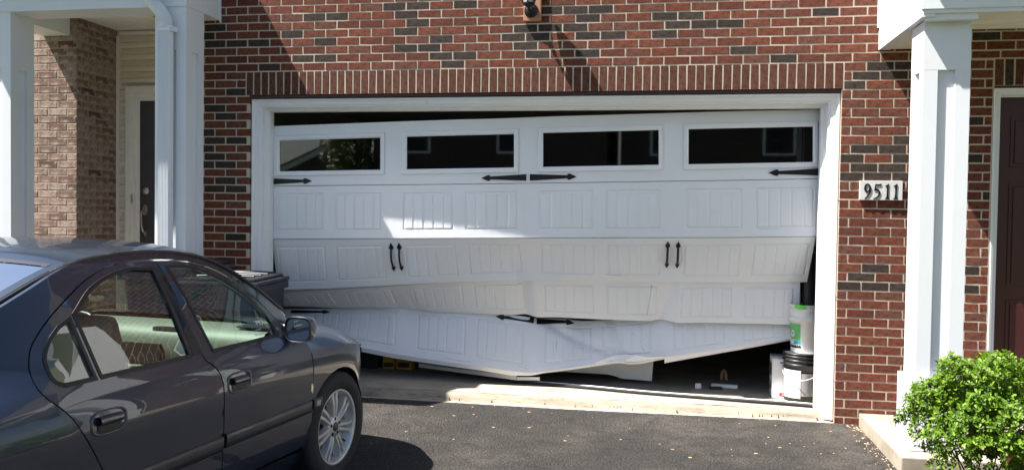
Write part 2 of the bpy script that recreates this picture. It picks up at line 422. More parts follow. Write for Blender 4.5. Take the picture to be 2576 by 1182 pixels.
def lay(parent, name, cells, org, ang, darkset, mat, dmat, limit=300):
    """cells: (s0,s1,z0,z1) along a wall line; org + s*dir; individual objects for the largest in view, the rest joined"""
    d = Vector((math.cos(ang), math.sin(ang), 0)); items = []
    for (s0, s1, z0, z1) in cells:
        c = org+d*((s0+s1)/2)+Vector((0, 0, (z0+z1)/2))
        px, py = proj(c); vis = -30 < px < 2606 and -20 < py < 1200
        rank = ((s1-s0)*(z1-z0)/(c-CP).length**2) if vis else 0
        if vis and (c.x < -3.2 and py > 640 or c.z < .02): rank *= .3
        items.append([rank, c, s1-s0, z1-z0])
    items.sort(key=lambda t: -t[0])
    pos = [(t[1], i) for i, t in enumerate(items)]
    dk = set()
    for (px, py) in darkset:
        best = min(range(len(items)), key=lambda i: (proj(items[i][1])[0]-px)**2+((proj(items[i][1])[1]-py)*2.4)**2) if items else None
        if best is not None: dk.add(best)
    rest = MB(); used = False
    for i, (rk, c, w_, h_) in enumerate(items):
        m = dmat if i in dk else mat
        vs = variants(m, round(w_/.02)*.02 if w_ < .15 else .186, round(h_, 3))
        me, mb = vs[R.randrange(len(vs))]; w0 = (round(w_/.02)*.02 if w_ < .15 else .186)
        mw = Matrix.Translation(c) @ Matrix.Rotation(ang+R.uniform(-.003, .003), 4, 'Z') @ Matrix.Rotation(R.uniform(-.006, .006), 4, 'Y') @ Matrix.Diagonal((w_/w0, 1, 1, 1))
        mw = Matrix.Translation((Matrix.Rotation(ang, 3, 'Z') @ Vector((0, R.uniform(-.0009, .0007), 0)))) @ mw
        if i < limit and rk > 0:
            o = bpy.data.objects.new(name, me); COL.objects.link(o); o.parent = parent
            o.matrix_basis = Matrix.Translation(-parent.location) @ mw
        else:
            rest.add([mw @ Vector(p) for p in mb.v], mb.f, 1 if m == dmat else 0); used = True
    if used: tag(rest.build(name, [mat, dmat], parent), kind='stuff')
def courses(s0, s1, z0, z1, phase, zbase=2.6925, ends=None):
    out = []; n0 = math.floor((z0-zbase)/CH_+1e-6); n1 = math.ceil((z1-zbase)/CH_-1e-6)
    for n in range(n0, n1):
        a = zbase+n*CH_; b = a+CH_-J
        a = max(a, z0); b = min(b, z1)
        if b-a < .02: continue
        ph = phase+(BL/2 if n % 2 else 0); k = math.floor((s0-ph)/BL)
        while ph+k*BL < s1:
            x0 = max(ph+k*BL+J/2, s0); x1 = min(ph+(k+1)*BL-J/2, s1)
            if x1-x0 > .035: out.append((x0, x1, a, b))
            k += 1
    return out
def soldiers(s0, s1, z0, z1, pitch=.0668):
    n = round((s1-s0)/pitch); p = (s1-s0)/n
    return [(s0+i*p+J/2, s0+(i+1)*p-J/2, z0, z1) for i in range(n)]
def sold_lay(parent, cells, org, ang, mat, dark=()):
    d = Vector((math.cos(ang), math.sin(ang), 0))
    for i, (s0, s1, z0, z1) in enumerate(cells):
        c = org+d*((s0+s1)/2)+Vector((0, 0, (z0+z1)/2)); w_, h_ = s1-s0, z1-z0
        me, mb = variants('brickdark' if i in dark else mat, .186, .0572)[R.randrange(10)]
        o = bpy.data.objects.new('soldier_brick', me); COL.objects.link(o); o.parent = parent
        o.matrix_basis = Matrix.Translation(c-parent.location) @ Matrix.Rotation(ang, 4, 'Z') @ Matrix.Rotation(math.pi/2*(1 if i % 2 else -1)+R.uniform(-.012, .012), 4, 'Y') @ Matrix.Diagonal((h_/.186, 1, w_/.0572, 1))
def cr(pts, x0, kx, y0, ky): return [(x0+a*kx, y0+b*ky) for a, b in pts]
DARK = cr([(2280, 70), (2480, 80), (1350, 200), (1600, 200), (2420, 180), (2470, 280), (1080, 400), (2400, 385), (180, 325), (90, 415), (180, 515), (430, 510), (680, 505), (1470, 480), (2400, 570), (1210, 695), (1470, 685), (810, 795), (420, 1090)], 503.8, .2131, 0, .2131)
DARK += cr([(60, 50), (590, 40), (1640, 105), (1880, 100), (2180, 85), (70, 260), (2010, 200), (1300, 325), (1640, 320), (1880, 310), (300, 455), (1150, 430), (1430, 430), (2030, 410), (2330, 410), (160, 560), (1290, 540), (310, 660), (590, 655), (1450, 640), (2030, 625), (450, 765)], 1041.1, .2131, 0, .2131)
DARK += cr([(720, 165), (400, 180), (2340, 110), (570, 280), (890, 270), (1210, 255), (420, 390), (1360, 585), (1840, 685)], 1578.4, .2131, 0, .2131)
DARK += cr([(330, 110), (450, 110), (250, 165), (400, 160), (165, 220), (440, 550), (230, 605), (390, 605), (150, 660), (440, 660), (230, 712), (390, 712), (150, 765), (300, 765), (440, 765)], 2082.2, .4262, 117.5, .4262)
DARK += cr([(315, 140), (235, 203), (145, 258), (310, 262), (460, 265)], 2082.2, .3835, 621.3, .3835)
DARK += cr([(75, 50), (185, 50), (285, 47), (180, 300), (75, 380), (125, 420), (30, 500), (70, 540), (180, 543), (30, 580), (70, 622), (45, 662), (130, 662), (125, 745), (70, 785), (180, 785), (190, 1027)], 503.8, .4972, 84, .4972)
PH0 = -2.983
LX, RX, TX = -3.452, 1.272, 2.482          # brick opening
WL, WS, WR = -3.95, 1.80, 3.6
wall = thing('brick_wall', 'red and charcoal brick wall with pale mortar around the garage opening', 'wall', (-1.1, 0, 0))
wmb = MB()
for a in ((WL, LX, -.1, 2.495), (RX, WS, -.1, 2.495), (WL, WS, 2.495, 5.6)): wmb.box(a[0]+(.004 if a[0] == WL else 0), a[1]-(.004 if a[1] == LX else 0)+(0 if a[0] != RX else 0), .0024, .125, a[2], a[3])
wmb.build('mortar_bed', 'mortar', wall)
cells = courses(WL, -3.491, 2.4895, 2.692, PH0)+courses(WL, LX-.001, -.02, 2.489, PH0)+courses(1.288, WS, 2.4895, 2.692, PH0)+courses(RX+.001, WS, -.06, 2.489, PH0)+courses(WL, WS, 2.6925, 5.55, PH0)
# outside the frame the wall goes on as joined bricks
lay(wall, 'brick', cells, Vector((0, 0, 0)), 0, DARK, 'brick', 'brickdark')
sold_lay(wall, soldiers(-3.486, 1.2815, 2.4895, 2.682), Vector((0, 0, 0)), 0, 'soldier')
# narrow return bricks at the jambs
for (xj, s) in ((LX, 1), (RX, -1)):
    rb = MB(); z = -.02; n = 0
    while z < 2.46:
        for (a, b) in (((.004, .045), ) if n % 2 else ((.004, .042), )):
            rb.box(xj-(.03 if s > 0 else -.0), xj+(0 if s > 0 else .03), a, b, z, z+CH_-J)
        z = z+CH_; n += 1
link('steel_lintel', MB().box(LX-.03, RX+.03, .012, .11, 2.468, 2.488).mesh(), 'lintel', wall)
# entry unit wall on the right of the column
w2 = thing('brick_wall', 'shaded brick wall beside the maroon door on the right', 'wall', (2.1, 0, 0))
DX = 2.318
b2 = MB(); b2.box(WS, DX+.0, .0024, .125, -.1, 2.50).box(WS, WR, .0024, .125, 2.50, 5.6); b2.build('mortar_bed', 'mortar', w2)
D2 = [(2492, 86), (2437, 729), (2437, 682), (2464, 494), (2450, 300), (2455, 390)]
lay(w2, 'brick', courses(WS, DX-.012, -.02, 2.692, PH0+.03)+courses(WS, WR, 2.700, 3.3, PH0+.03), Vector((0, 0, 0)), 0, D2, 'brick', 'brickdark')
sold_lay(w2, soldiers(DX-.004, WR, 2.502, 2.69), Vector((0, 0, 0)), 0, 'soldier', (1, 5))
link('steel_lintel', MB().box(DX, WR, .012, .11, 2.484, 2.500).mesh(), 'lintel', w2)
# tan brick pier of the left porch: front face and the face turned to the door
w3 = thing('brick_wall', 'mottled tan brick pier at the back of the left porch', 'wall', (-5.6, .25, 0))
b3 = MB(); b3.box(-8.0, -5.2639, .2524, .83, -.1, 3.6); b3.build('mortar_bed', 'mortartan', w3)
lay(w3, 'brick', courses(-7.6, -5.264, .5, 3.35, -5.264, 2.975), Vector((0, .25, 0)), 0, [], 'tanbrick', 'tanbrick', 170)
rc = courses(.262, .815, .5, 3.30, .31, 2.975)
lay(w3, 'side_brick', rc, Vector((-5.262, 0, 0)), math.pi/2, [], 'tanbrick', 'tanbrick', 200)
# ================================================================== GARAGE CASING
cs = thing('garage_door_frame', 'white moulded casing round the garage opening', 'door frame', (-1.1, .05, 0))
# profile (inward offset, depth) from brick edge to stop
cp = [(.0, .028), (.012, .022), (.030, .030), (.034, .040), (.085, .046), (.090, .056), (.112, .060), (.112, .105), (.118, .110), (.138, .116), (.142, .122), (.158, .128), (.158, .205)]
def strip(pa, pb, name):    # pa,pb: functions offset,depth -> point
    m = MB(); m.grid([[pa(o, d) for o, d in cp], [pb(o, d) for o, d in cp]], 0, False); m.build(name, 'casing', cs)
zb = .012
TXc = TX-.020
KS, KT = .74, .60
strip(lambda o, d: (LX+.003+o*KS, d, zb), lambda o, d: (LX+.003+o*KS, d, TXc-o*KT), 'side_jamb')
strip(lambda o, d: (RX-.003-o*KS, d, zb), lambda o, d: (RX-.003-o*KS, d, TXc-o*KT), 'side_jamb')
strip(lambda o, d: (LX+.003+o*KS, d, TXc-o*KT), lambda o, d: (RX-.003-o*KS, d, TXc-o*KT), 'head_jamb')
for xa_, xb_ in ((LX+.02, LX+.003+.157*KS), (RX-.003-.157*KS, RX-.02)): MB().box(xa_, xb_, .13, .206, .03, 2.36).build('stop_board', 'casing', cs)
MB().box(-1.93, -1.924, .0395, .0415, 2.42, 2.426).build('screw_hole', 'ink', cs)
# ================================================================== PORCHES
def column(name, label, x0, x1, y0, y1, z0, z1, ptop, pbot, base=None, rec=.022, bw=.085, spout=None):
    """boxed column: corner boards proud of recessed panels on front, left and right"""
    t = thing(name, label, 'column', ((x0+x1)/2, (y0+y1)/2, z0))
    MB().box(x0+rec, x1-rec, y0+rec, y1-rec, z0, z1).build('core', 'trim', t)
    m = MB(); e = .0005
    for xa, xb in ((x0, x0+bw), (x1-bw, x1)):
        for ya, yb in ((y0, y0+rec+.001), (y1-rec-.001, y1)): m.box(xa, xb, ya, yb, pbot, ptop)
    m.box(x0, x0+rec+.001, y0+rec+.001, y0+bw, pbot, ptop).box(x0, x0+rec+.001, y1-bw, y1-rec-.001, pbot, ptop)
    m.box(x1-rec-.001, x1, y0+rec+.001, y0+bw, pbot, ptop).box(x1-rec-.001, x1, y1-bw, y1-rec-.001, pbot, ptop)
    m.build('corner_board', 'trim', t)
    MB().box(x0-.0005, x1+.0005, y0-.0005, y1+.0005, ptop, z1).build('cap_board', 'trim', t)
    if base:
        MB().box(x0-base[0], x1+base[0], y0-base[0], y1+base[0], z0, base[1], 0, .002).build('plinth', 'trim', t)
    else: MB().box(x0-.0005, x1+.0005, y0-.0005, y1+.0005, z0, pbot).build('plinth', 'trim', t)
    return t
column('porch_column', 'tall white boxed column standing on the right concrete stoop', 1.561, 1.834, -1.0, -.735, .085, 2.76, 2.46, .5, (.03, .53))
c2 = column('porch_column', 'white boxed column with the downspout, left of the red brick', -4.003, -3.736, -.5, -.235, .03, 3.12, 2.78, .4)
column('porch_column', 'white boxed column at the far left edge beside tan brick', -5.575, -5.302, -.5, -.235, .03, 3.12, 2.66, .4)
# left porch beams, roof, ceiling
pl = thing('porch_roof', 'white beams and soffit of the left porch', 'porch', (-4.7, -.3, 3.1))
MB().box(-5.605, -3.727, -.51, -.225, 3.12, 3.9).build('front_beam', 'trim', pl)
MB().box(-3.90, -3.722, -.2245, .006, 3.12, 3.9).build('side_beam', 'trim', pl)
MB().box(-3.7215, -3.712, -.016, .0055, 3.10, 3.9).build('end_bead', 'trim', pl)
MB().box(-5.60, -5.33, -.2245, .249, 3.082, 3.9).build('side_beam', 'trim', pl)
zc = 3.243
for i in range(14):
    x0 = -5.262+i*.102; MB().box(x0+.002, x0+.100, -.2245, .8445, zc, zc+.012, 0, .003).build('soffit_plank', 'soffit', pl)
MB().box(-5.33, -3.79, -.2245, .8445, zc+.013, zc+.03).build('ceiling_board', 'soffit', pl)
MB().lathe([(.001, -.02), (.05, -.02), (.062, 0)], (-4.45, .25, zc), 20).build('ceiling_vent', 'greyink', pl)
# unseen roof shape, invented so its end throws the slanting shade on the brick
rf = MB(); pts = [(a, b, 4.3+.35*b) for a, b in ((-6.15, 0), (-4.02, 0), (-4.22, -.44), (-3.95, -.46), (-4.02, -.82), (-4.07, -1.0), (-6.15, -1.0))]; n = len(pts)  # right edge skewed and stepped outward to place the shade on wall and concrete
rf.add([(a, b, c_) for a, b, c_ in pts]+[(a, b, c_-.12) for a, b, c_ in pts], [list(range(n)), [n+i for i in range(n)][::-1]]+[[i, n+i, n+(i+1) % n, (i+1) % n] for i in range(n)])
rf.build('unseen_roof_slab', 'roofing', pl)
# downspout on the middle column
dsn = thing('downspout', 'white corrugated downspout with a grimy elbow on the middle column', 'downspout', (-3.95, -.55, .1))
dx, dy = -3.878, -.555
m = MB(); W_ = .050
ribs = [(dx-W_, dy+.028), (dx-W_, dy-.024), (dx-W_*.9, dy-.032)]
for i in range(7): q = dx-W_*.75+i*W_*.25; ribs += [(q-.006, dy-.035 if i % 2 else dy-.035), (q, dy-.029), (q+.006, dy-.035)]
ribs += [(dx+W_*.9, dy-.032), (dx+W_, dy-.024), (dx+W_, dy+.028)]
m.grid([[(a, b, z) for a, b in ribs] for z in (.15, 2.955)], 0, False); m.build('pipe', 'trim', dsn)
el = MB(); path = smoothpoly([(dx, dy, 2.945), (dx, dy, 2.99), (dx-.012, dy-.008, 3.035), (dx-.045, dy-.02, 3.085), (dx-.085, dy-.03, 3.13), (dx-.115, dy-.035, 3.19), (dx-.12, dy-.035, 3.3)], 7)
rr = [.047+(.0035 if i % 2 else -.001) for i in range(len(path))]
el.tube(path, rr, 12, flat=1.05); e_ = el.build('elbow', 'trim', dsn)
MB().box(dx-.053, dx+.075, dy-.038, dy-.034, 2.915, 2.955).box(dx+.053, dx+.076, dy-.034, dy+.05, 2.915, 2.955).build('strap', 'trim', dsn)
MB().lathe([(.0, -.004), (.005, -.003), (.006, 0)], (dx+.066, dy-.039, 2.935), 8, axis=1).build('screw', 'greyink', dsn)
struct(MB().box(-7.8, -3.80, -.62, .83, -.1, .03, 0, .008).build('porch_floor', 'concrete'))
# siding wall at the back of the left porch and the grey door
sd = thing('siding_wall', 'cream lap siding at the back of the left porch', 'wall', (-4.5, .85, 0))
MB().box(-5.34, -3.75, .845, .9, -.1, 3.9).build('backing', 'cream', sd)
z = 3.19; k = 0
while z > .3:
    z0 = z-.114
    m = MB(); prof = [(.832, z0), (.818, z0+.012), (.820, z0+.045), (.835, z0+.056), (.822, z0+.066), (.838, z)]
    segs = [(-5.228, -3.75)] if z0 > 2.72 else [(-5.228, -5.158)]
    for (a, b) in segs: m.grid([[(a, y, zz) for y, zz in prof], [(b, y, zz) for y, zz in prof]], 0, False)
    m.build('siding_board', 'cream', sd); z -= .1145
MB().box(-5.261, -5.23, .812, .844, .2, 3.19).box(-5.2295, -3.75, .815, .844, 3.195, 3.23).build('edge_trim', 'creamtrim', sd)
MB().box(-3.960, -3.951, .005, .84, -.1, 3.9).build('return_wall', 'cream', sd)
fd = thing('front_door', 'charcoal front door with a satin handleset in the left porch', 'door', (-4.6, .85, .1))
m = MB(); fr = [(0, .80), (.012, .795), (.06, .800), (.065, .812), (.095, .815), (.100, .83), (.14, .835)]
a0, a1, zt = -5.160, -3.86, 2.705
m.grid([[(a0+o, d, .15) for o, d in fr], [(a0+o, d, zt-o) for o, d in fr], [(a1-o, d, zt-o) for o, d in fr], [(a1-o, d, .15) for o, d in fr]], 0, False)
m.build('door_frame', 'creamtrim', fd)
MB().box(a0+.135, a1-.135, .84, .88, .15, zt-.135).build('door_leaf', 'greydoor', fd)
MB().box(-5.085, -5.075, .790, .797, 1.58, 1.66).build('strike_plate', 'nickel', fd)
hz, hx = 1.50, -4.96
pm = MB(); pm.lathe([(.0, -.012), (.028, -.010), (.034, 0)], (hx, .84, 1.70), 24, axis=1); pm.lathe([(.0, -.022), (.016, -.020), (.018, -.01)], (hx, .84, 1.70), 16, axis=1); pm.build('deadbolt', 'nickel', fd)
m = MB(); slab(m, smoothpoly([(hx, 1.565), (hx+.026, 1.54), (hx+.022, 1.48), (hx, 1.46), (hx-.022, 1.48), (hx-.026, 1.54)], 4, True), .828, .84)
m.tube(smoothpoly([(hx, .83, 1.52), (hx, .775, 1.49), (hx, .77, 1.40), (hx, .79, 1.32), (hx, .83, 1.29)], 5), [.008]*3+[.010]*16+[.008]*2, 10)
slab(m, smoothpoly([(hx, 1.315), (hx+.014, 1.29), (hx, 1.255), (hx-.014, 1.29)], 4, True), .828, .84); m.build('handleset', 'nickel', fd)
# right porch
pr = thing('porch_roof', 'white fascia, beam and soffit of the right porch', 'porch', (2.5, -.6, 2.9))
MB().box(1.520, 1.575, -1.10, .004, 2.815, 3.7).build('side_fascia', 'trim', pr)
MB().box(1.5755, 3.6, -1.10, -1.06, 2.815, 3.7).build('front_fascia', 'trim', pr)
MB().box(1.5215, 1.60, -1.085, .005, 2.770, 2.8145).build('side_moulding', 'trim', pr)
MB().box(1.5305, 3.6, -1.09, -1.035, 2.790, 2.8145).box(1.5505, 1.845, -1.075, -1.03, 2.752, 2.7895).build('front_moulding', 'casing', pr)
MB().box(1.6005, 3.6, -1.034, -.72, 2.795, 2.86).build('front_beam', 'soffit', pr)
MB().box(1.6005, 1.80, -.7195, .004, 2.775, 2.86).build('side_beam', 'soffit', pr)
MB().box(1.508, 1.5195, -.02, .004, 2.93, 3.7).build('flashing', 'trim', pr)
zc = 2.935
for i in range(18):
    x0 = 1.802+i*.1; MB().box(x0+.002, x0+.098, -.7195, -.02, zc, zc+.012, 0, .003).build('soffit_plank', 'soffit', pr)
MB().box(1.80, 3.6, -.7195, .004, zc+.013, zc+.03).build('ceiling_board', 'dark', pr)
MB().box(1.801, 3.6, -.0198, .0035, zc-.03, zc+.012).build('edge_trim', 'soffit', pr)
# cornice and roof over the right porch (its left end throws the diagonal shade)
rf = MB(); xe, ze = 1.30, 3.42
pts = [(xe, -1.17, ze), (5.0, -1.17, ze), (5.0, -1.62, ze), (xe, -1.62, ze)]
rf.add(pts+[(a, b, c_+.14) for a, b, c_ in pts], [[0, 1, 2, 3], [7, 6, 5, 4], [0, 4, 5, 1], [1, 5, 6, 2], [2, 6, 7, 3], [3, 7, 4, 0]])
rf.build('cornice', 'trim', pr)
rf = MB().add([(xe+.6, -1.16, 3.75), (5, -1.16, 3.75), (5, 0, 4.2), (xe+.6, 0, 4.2)], [[0, 1, 2, 3]]); rf.build('unseen_roof_slab', 'roofing', pr)
ed = thing('entry_door', 'maroon panelled door with white casing behind the bush', 'door', (2.8, .1, 0))
m = MB(); fr = [(0, .0), (.006, -.004), (.022, .0), (.028, .010), (.048, .014), (.052, .05), (.060, .055)]
a0, a1, zt = 2.318, 3.36, 2.482
m.grid([[(a0+o, d, .15) for o, d in fr], [(a0+o, d, zt-o) for o, d in fr], [(a1-o, d, zt-o) for o, d in fr], [(a1-o, d, .15) for o, d in fr]], 0, False)
m.build('door_frame', 'trim', ed)
MB().box(a0+.055, a1-.055, .085, .12, .15, zt-.055).build('door_leaf', 'maroon', ed)
for (xa, xb) in ((a0+.145, a0+.43), (a0+.56, a1-.145)):
    for (za, zb2) in ((.35, .95), (1.05, 1.80), (1.92, 2.28)):
        m = MB(); m.box(xa, xb, .078, .0845, za, zb2); m.box(xa+.025, xb-.025, .070, .0775, za+.025, zb2-.025, 0, .004); m.build('door_panel', 'maroon', ed)
# stoop
st = thing('concrete_stoop', 'cream concrete stoop under the right column', 'stoop', (1.6, -.6, 0))
o = [(1.445, -.004), (1.448, -1.175), (4.0, -1.175), (4.0, -.004)]
m = MB(); bm_ = MB().box(1.446, 4.0, -1.178, -.004, -.12, .082, 0, .008); bm_.build('slab', 'concrete', st)
struct(flat('garden_bed', [(1.47, -1.20), (1.47, -1.3), (1.40, -2.4), (1.33, -4.5), (5, -4.5), (5, -1.185), (1.6, -1.185)], -.012, 'mulch', .1))

# ================================================================== BUCKLED GARAGE DOOR
gd = thing('garage_door', 'white sectional garage door buckled inwards with its lower sections folded', 'garage door', (-1.1, .25, .06))
S2X = [697, 814, 843, 962, 1013, 1141, 1170, 1303, 1356, 1493, 1524, 1662, 1725, 1868, 1900, 2050]
XL0, XR0 = at(686, 520, .19).x, at(2062, 520, .21).x
UK = [(at(p, 530, .2).x-XL0)/(XR0-XL0) for p in S2X]
def Uof(px): return (at(px, 530, .2).x-XL0)/(XR0-XL0)
def pw(K):
    a = [k[0] for k in K]; b = [k[1] for k in K]
    return lambda t: float(np.interp(t, a, b))
def sm(K, s=.012):
    f = pw(K); xs = np.linspace(-.2, 1.2, 561); lo, hi = K[0], K[-1]
    g = lambda t: lo[1]+(t-lo[0])*(K[1][1]-K[0][1])/(K[1][0]-K[0][0]) if t < lo[0] else hi[1]+(t-hi[0])*(K[-1][1]-K[-2][1])/(K[-1][0]-K[-2][0]) if t > hi[0] else f(t)
    ys = np.array([g(x) for x in xs]); k = max(1, int(s/.0025)); w_ = np.hanning(2*k+3)[1:-1]; w_ /= w_.sum()
    yy = np.convolve(np.pad(ys, (k, k), 'edge'), w_, 'valid')
    return lambda t: float(np.interp(t, xs, yy))
def pxmap(vals): return list(zip(UK, vals))
base = pxmap(S2X)
def smp(K, s):   # smooth a polyline given by pixel x
    a = [(k[0]/2600, k[1]) for k in K]; f = sm(a, s); return lambda px: f(px/2600)
SEC = []
Yd = sm([(0, .210), (.2, .212), (.4, .230), (.55, .252), (.8, .258), (1, .250)], .05)
# each: px top, px bottom, y top(px), y bottom(px), depth top(u), depth bottom(u)
SEC.append((pw([(0, 686)]+base+[(1, 2062)]), pw([(0, 686)]+base+[(1, 2061)]),
            smp([(600, 322), (685, 318), (1060, 304), (1175, 300.6), (1259, 298.5), (1400, 293), (1847, 280), (2062, 276), (2150, 275)], .02),
            smp([(600, 468.5), (686, 467.8), (1259, 461.5), (1847, 453), (2062, 449), (2150, 448)], .02), Yd, Yd))
SEC.append((pw([(0, 686)]+base+[(1, 2061)]), pw([(0, 684)]+base+[(1, 2056)]),
            smp([(600, 470), (686, 469.3), (1259, 463), (1847, 454.5), (2062, 450.5), (2150, 449)], .02),
            smp([(600, 601), (686, 600.7), (1259, 597.6), (1847, 596.5), (2056, 594), (2150, 593)], .02), Yd, Yd))
t3 = [696, 816, 841, 963, 1013, 1143, 1171, 1305, 1356, 1496, 1523, 1664, 1721, 1866, 1896, 2043]
b3_ = [706, 825, 851, 977, 1026, 1156, 1182, 1314, 1360, 1495, 1529, 1659, 1715, 1858, 1886, 2024]
SEC.append((pw([(0, 684)]+pxmap(t3)+[(1, 2052)]), pw([(0, 700)]+pxmap(b3_)+[(1, 2030)]),
            smp([(600, 603), (686, 602.5), (1259, 600), (1847, 598.5), (2056, 596), (2150, 595)], .02),
            smp([(600, 735), (716, 728.7), (835, 725), (985, 717), (1130, 710), (1217, 706), (1356, 704.5), (1692, 709), (1847, 709.5), (2013, 709.6), (2100, 709)], .02),
            sm([(0, .222), (.2, .224), (.4, .237), (.55, .258), (.8, .264), (1, .255)], .05), sm([(0, .33), (.2, .37), (.45, .42), (.75, .44), (1, .46)], .05)))
t4 = [716, 825, 864, 980, 1032, 1161, 1187, 1314, 1365, 1494, 1524, 1652, 1712, 1842, 1872, 2000]
b4 = [745, 856, 887, 1001, 1050, 1171, 1198, 1322, 1370, 1495, 1527, 1654, 1708, 1842, 1870, 1996]
SEC.append((pw([(0, 702)]+pxmap(t4)+[(1, 2013)]), pw([(0, 716)]+pxmap(b4)+[(1, 2010)]),
            smp([(600, 752), (706, 742), (760, 735), (835, 729), (985, 720), (1130, 710), (1217, 702), (1356, 702), (1692, 706), (1847, 707), (2013, 708), (2100, 709)], .02),
            smp([(600, 768), (721, 770), (856, 774), (1000, 775), (1047, 781), (1217, 789), (1506, 802.6), (1692, 810), (1847, 813), (2010, 816.6), (2100, 818)], .012),
            sm([(0, .40), (.2, .42), (.45, .46), (.75, .47), (1, .48)], .05), sm([(0, .66), (.2, .68), (.4, .64), (.6, .60), (.8, .56), (1, .53)], .05)))
t5 = [745, 856, 882, 1002, 1052, 1173, 1201, 1323, 1373, 1490, 1513, 1637, 1692, 1822, 1868, 2000]
b5 = [742, 848, 869, 993, 1045, 1169, 1193, 1314, 1367, 1488, 1517, 1642, 1695, 1825, 1866, 2000]
SEC.append((pw([(0, 716)]+pxmap(t5)+[(1, 2008)]), pw([(0, 716)]+pxmap(b5)+[(1, 2008)]),
            smp([(600, 775), (732, 777), (835, 775), (900, 770), (1000, 768), (1040, 772), (1120, 775), (1190, 781), (1242, 788), (1346, 798), (1440, 803), (1496, 806), (1560, 801), (1615, 795), (1692, 790), (1847, 795), (2010, 808), (2100, 812)], .012),
            smp([(600, 820), (716, 840), (892, 870), (985, 889), (1100, 906), (1217, 922), (1290, 934), (1340, 937), (1400, 930), (1486, 917), (1548, 908), (1615, 912), (1672, 899), (1760, 886), (1847, 873), (2008, 848), (2100, 836)], .010),
            sm([(0, .72), (.2, .72), (.3, .70), (.45, .67), (.58, .76), (.66, .70), (.8, .66), (1, .62)], .03), sm([(0, .56), (.2, .52), (.45, .47), (.6, .50), (.72, .50), (1, .58)], .05)))
def tri_(t_): return max(0, 1-abs(t_))
def secpoint(k, u, v, off=0.0):
    tx, bx, ty, by, Yt, Yb = SEC[k]
    def P(u, v):
        a = tx(u); b = bx(u); p = at(a, ty(a), Yt(u)); q = at(b, by(b), Yb(u)); return p.lerp(q, v)
    p = P(u, v)
    # dents and bows
    d = 0.0
    if k == 2: d = .035*math.sin(math.pi*v)*math.exp(-((u-.47)/.10)**2)+.020*math.sin(math.pi*v)*math.exp(-((u-.745)/.03)**2)
    if k == 3: d = .03*math.exp(-((u-.225)/.022)**2)*v*(1.25-v)*1.3+.030*math.exp(-((u-.475)/.018)**2)-.018*math.exp(-((u-.50)/.02)**2)+.035*math.exp(-((u-.742)/.020)**2)*(.3+v)-.02*math.exp(-((u-.775)/.02)**2)
    if k == 4: d = -.02*math.exp(-((u-.215)/.02)**2)*(1-v)+.055*math.exp(-((u-.585)/.028)**2)*(1-v)*(.25+v)*1.3-.018*math.exp(-((u-.70)/.03)**2)*v+.02*math.exp(-((u-.60-.2*(v-.5))/.018)**2)
    if k == 4:
        tri = lambda t_: max(0, 1-abs(t_))
        d += .016*tri((u-.455-.035*v)/.022)*min(1, v*1.5)-.014*tri((u-.560+.03*v)/.014)*(1-v)+.018*tri((u-.655-.03*v)/.016)-.010*tri((u-.77+.04*v)/.02)*v
    if k == 3: d += .016*tri_((u-.238-.02*v)/.012)*v+.012*tri_((u-.735-.03*(1-v))/.012)
    if k == 2: d += .010*tri_((u-.465)/.016)*v
    e = 1e-3
    n = (P(u+e, v)-P(u-e, v)).cross(P(u, min(1, v+e))-P(u, max(0, v-e))).normalized()
    if n.y > 0: n = -n                    # outwards
    return p+n*(off-d)
PV0, PV1 = .135, .86
def emboss(u, v, panels):
    """raised stamping: returns outward height"""
    h = 0
    if not panels: return 0
    for i in range(8):
        a, b = UK[2*i], UK[2*i+1]
        if a-.004 < u < b+.004 and PV0-.02 < v < PV1+.02:
            du = min(u-a, b-u)*4.4; dv = min(v-PV0, PV1-v)*.45; e = min(du, dv)
            if e < 0: h = 0
            elif e < .006: h = -.005*(e/.006)
            elif e < .014: h = -.005
            elif e < .022: h = -.005+.007*(e-.014)/.008
            else:
                h = .002; wv = (b-a)/5
                for j in range(1, 5):
                    if abs(u-(a+(b-a)*(j/5)))*4.4 < .0042: h = -.0022
            break
    return h
def section_us(panels):
    us = set(np.linspace(0, 1, 220).round(5))
    if panels:
        for i in range(8):
            a, b = UK[2*i], UK[2*i+1]
            for e in (0, .006, .014, .022):
                for q in (a+e/4.4, b-e/4.4): us.add(round(q, 5))
            for j in range(1, 5):
                c0 = a+(b-a)*j/5
                for e in (-.0048, -.0040, .0040, .0048): us.add(round(c0+e/4.4, 5))
    o = []
    for q in sorted(us):
        if not o or q-o[-1] > .0004: o.append(q)
    return o
def section_vs(panels):
    vs = set(np.linspace(0, 1, 17).round(5))
    if panels:
        for e in (0, .006, .014, .022):
            vs.add(round(PV0+e/.45, 5)); vs.add(round(PV1-e/.45, 5))
    o = []
    for q in sorted(vs):
        if not o or q-o[-1] > .004: o.append(q)
    return o
WIN = [((Uof(703), Uof(957)), (Uof(690), Uof(968))), ((Uof(1023), Uof(1293)), (Uof(1011), Uof(1305))), ((Uof(1366), Uof(1657)), (Uof(1354), Uof(1668))), ((Uof(1732), Uof(2045)), (Uof(1720), Uof(2058)))]
WV = (.245, .76); WFV = (.165, .838)
secs = []
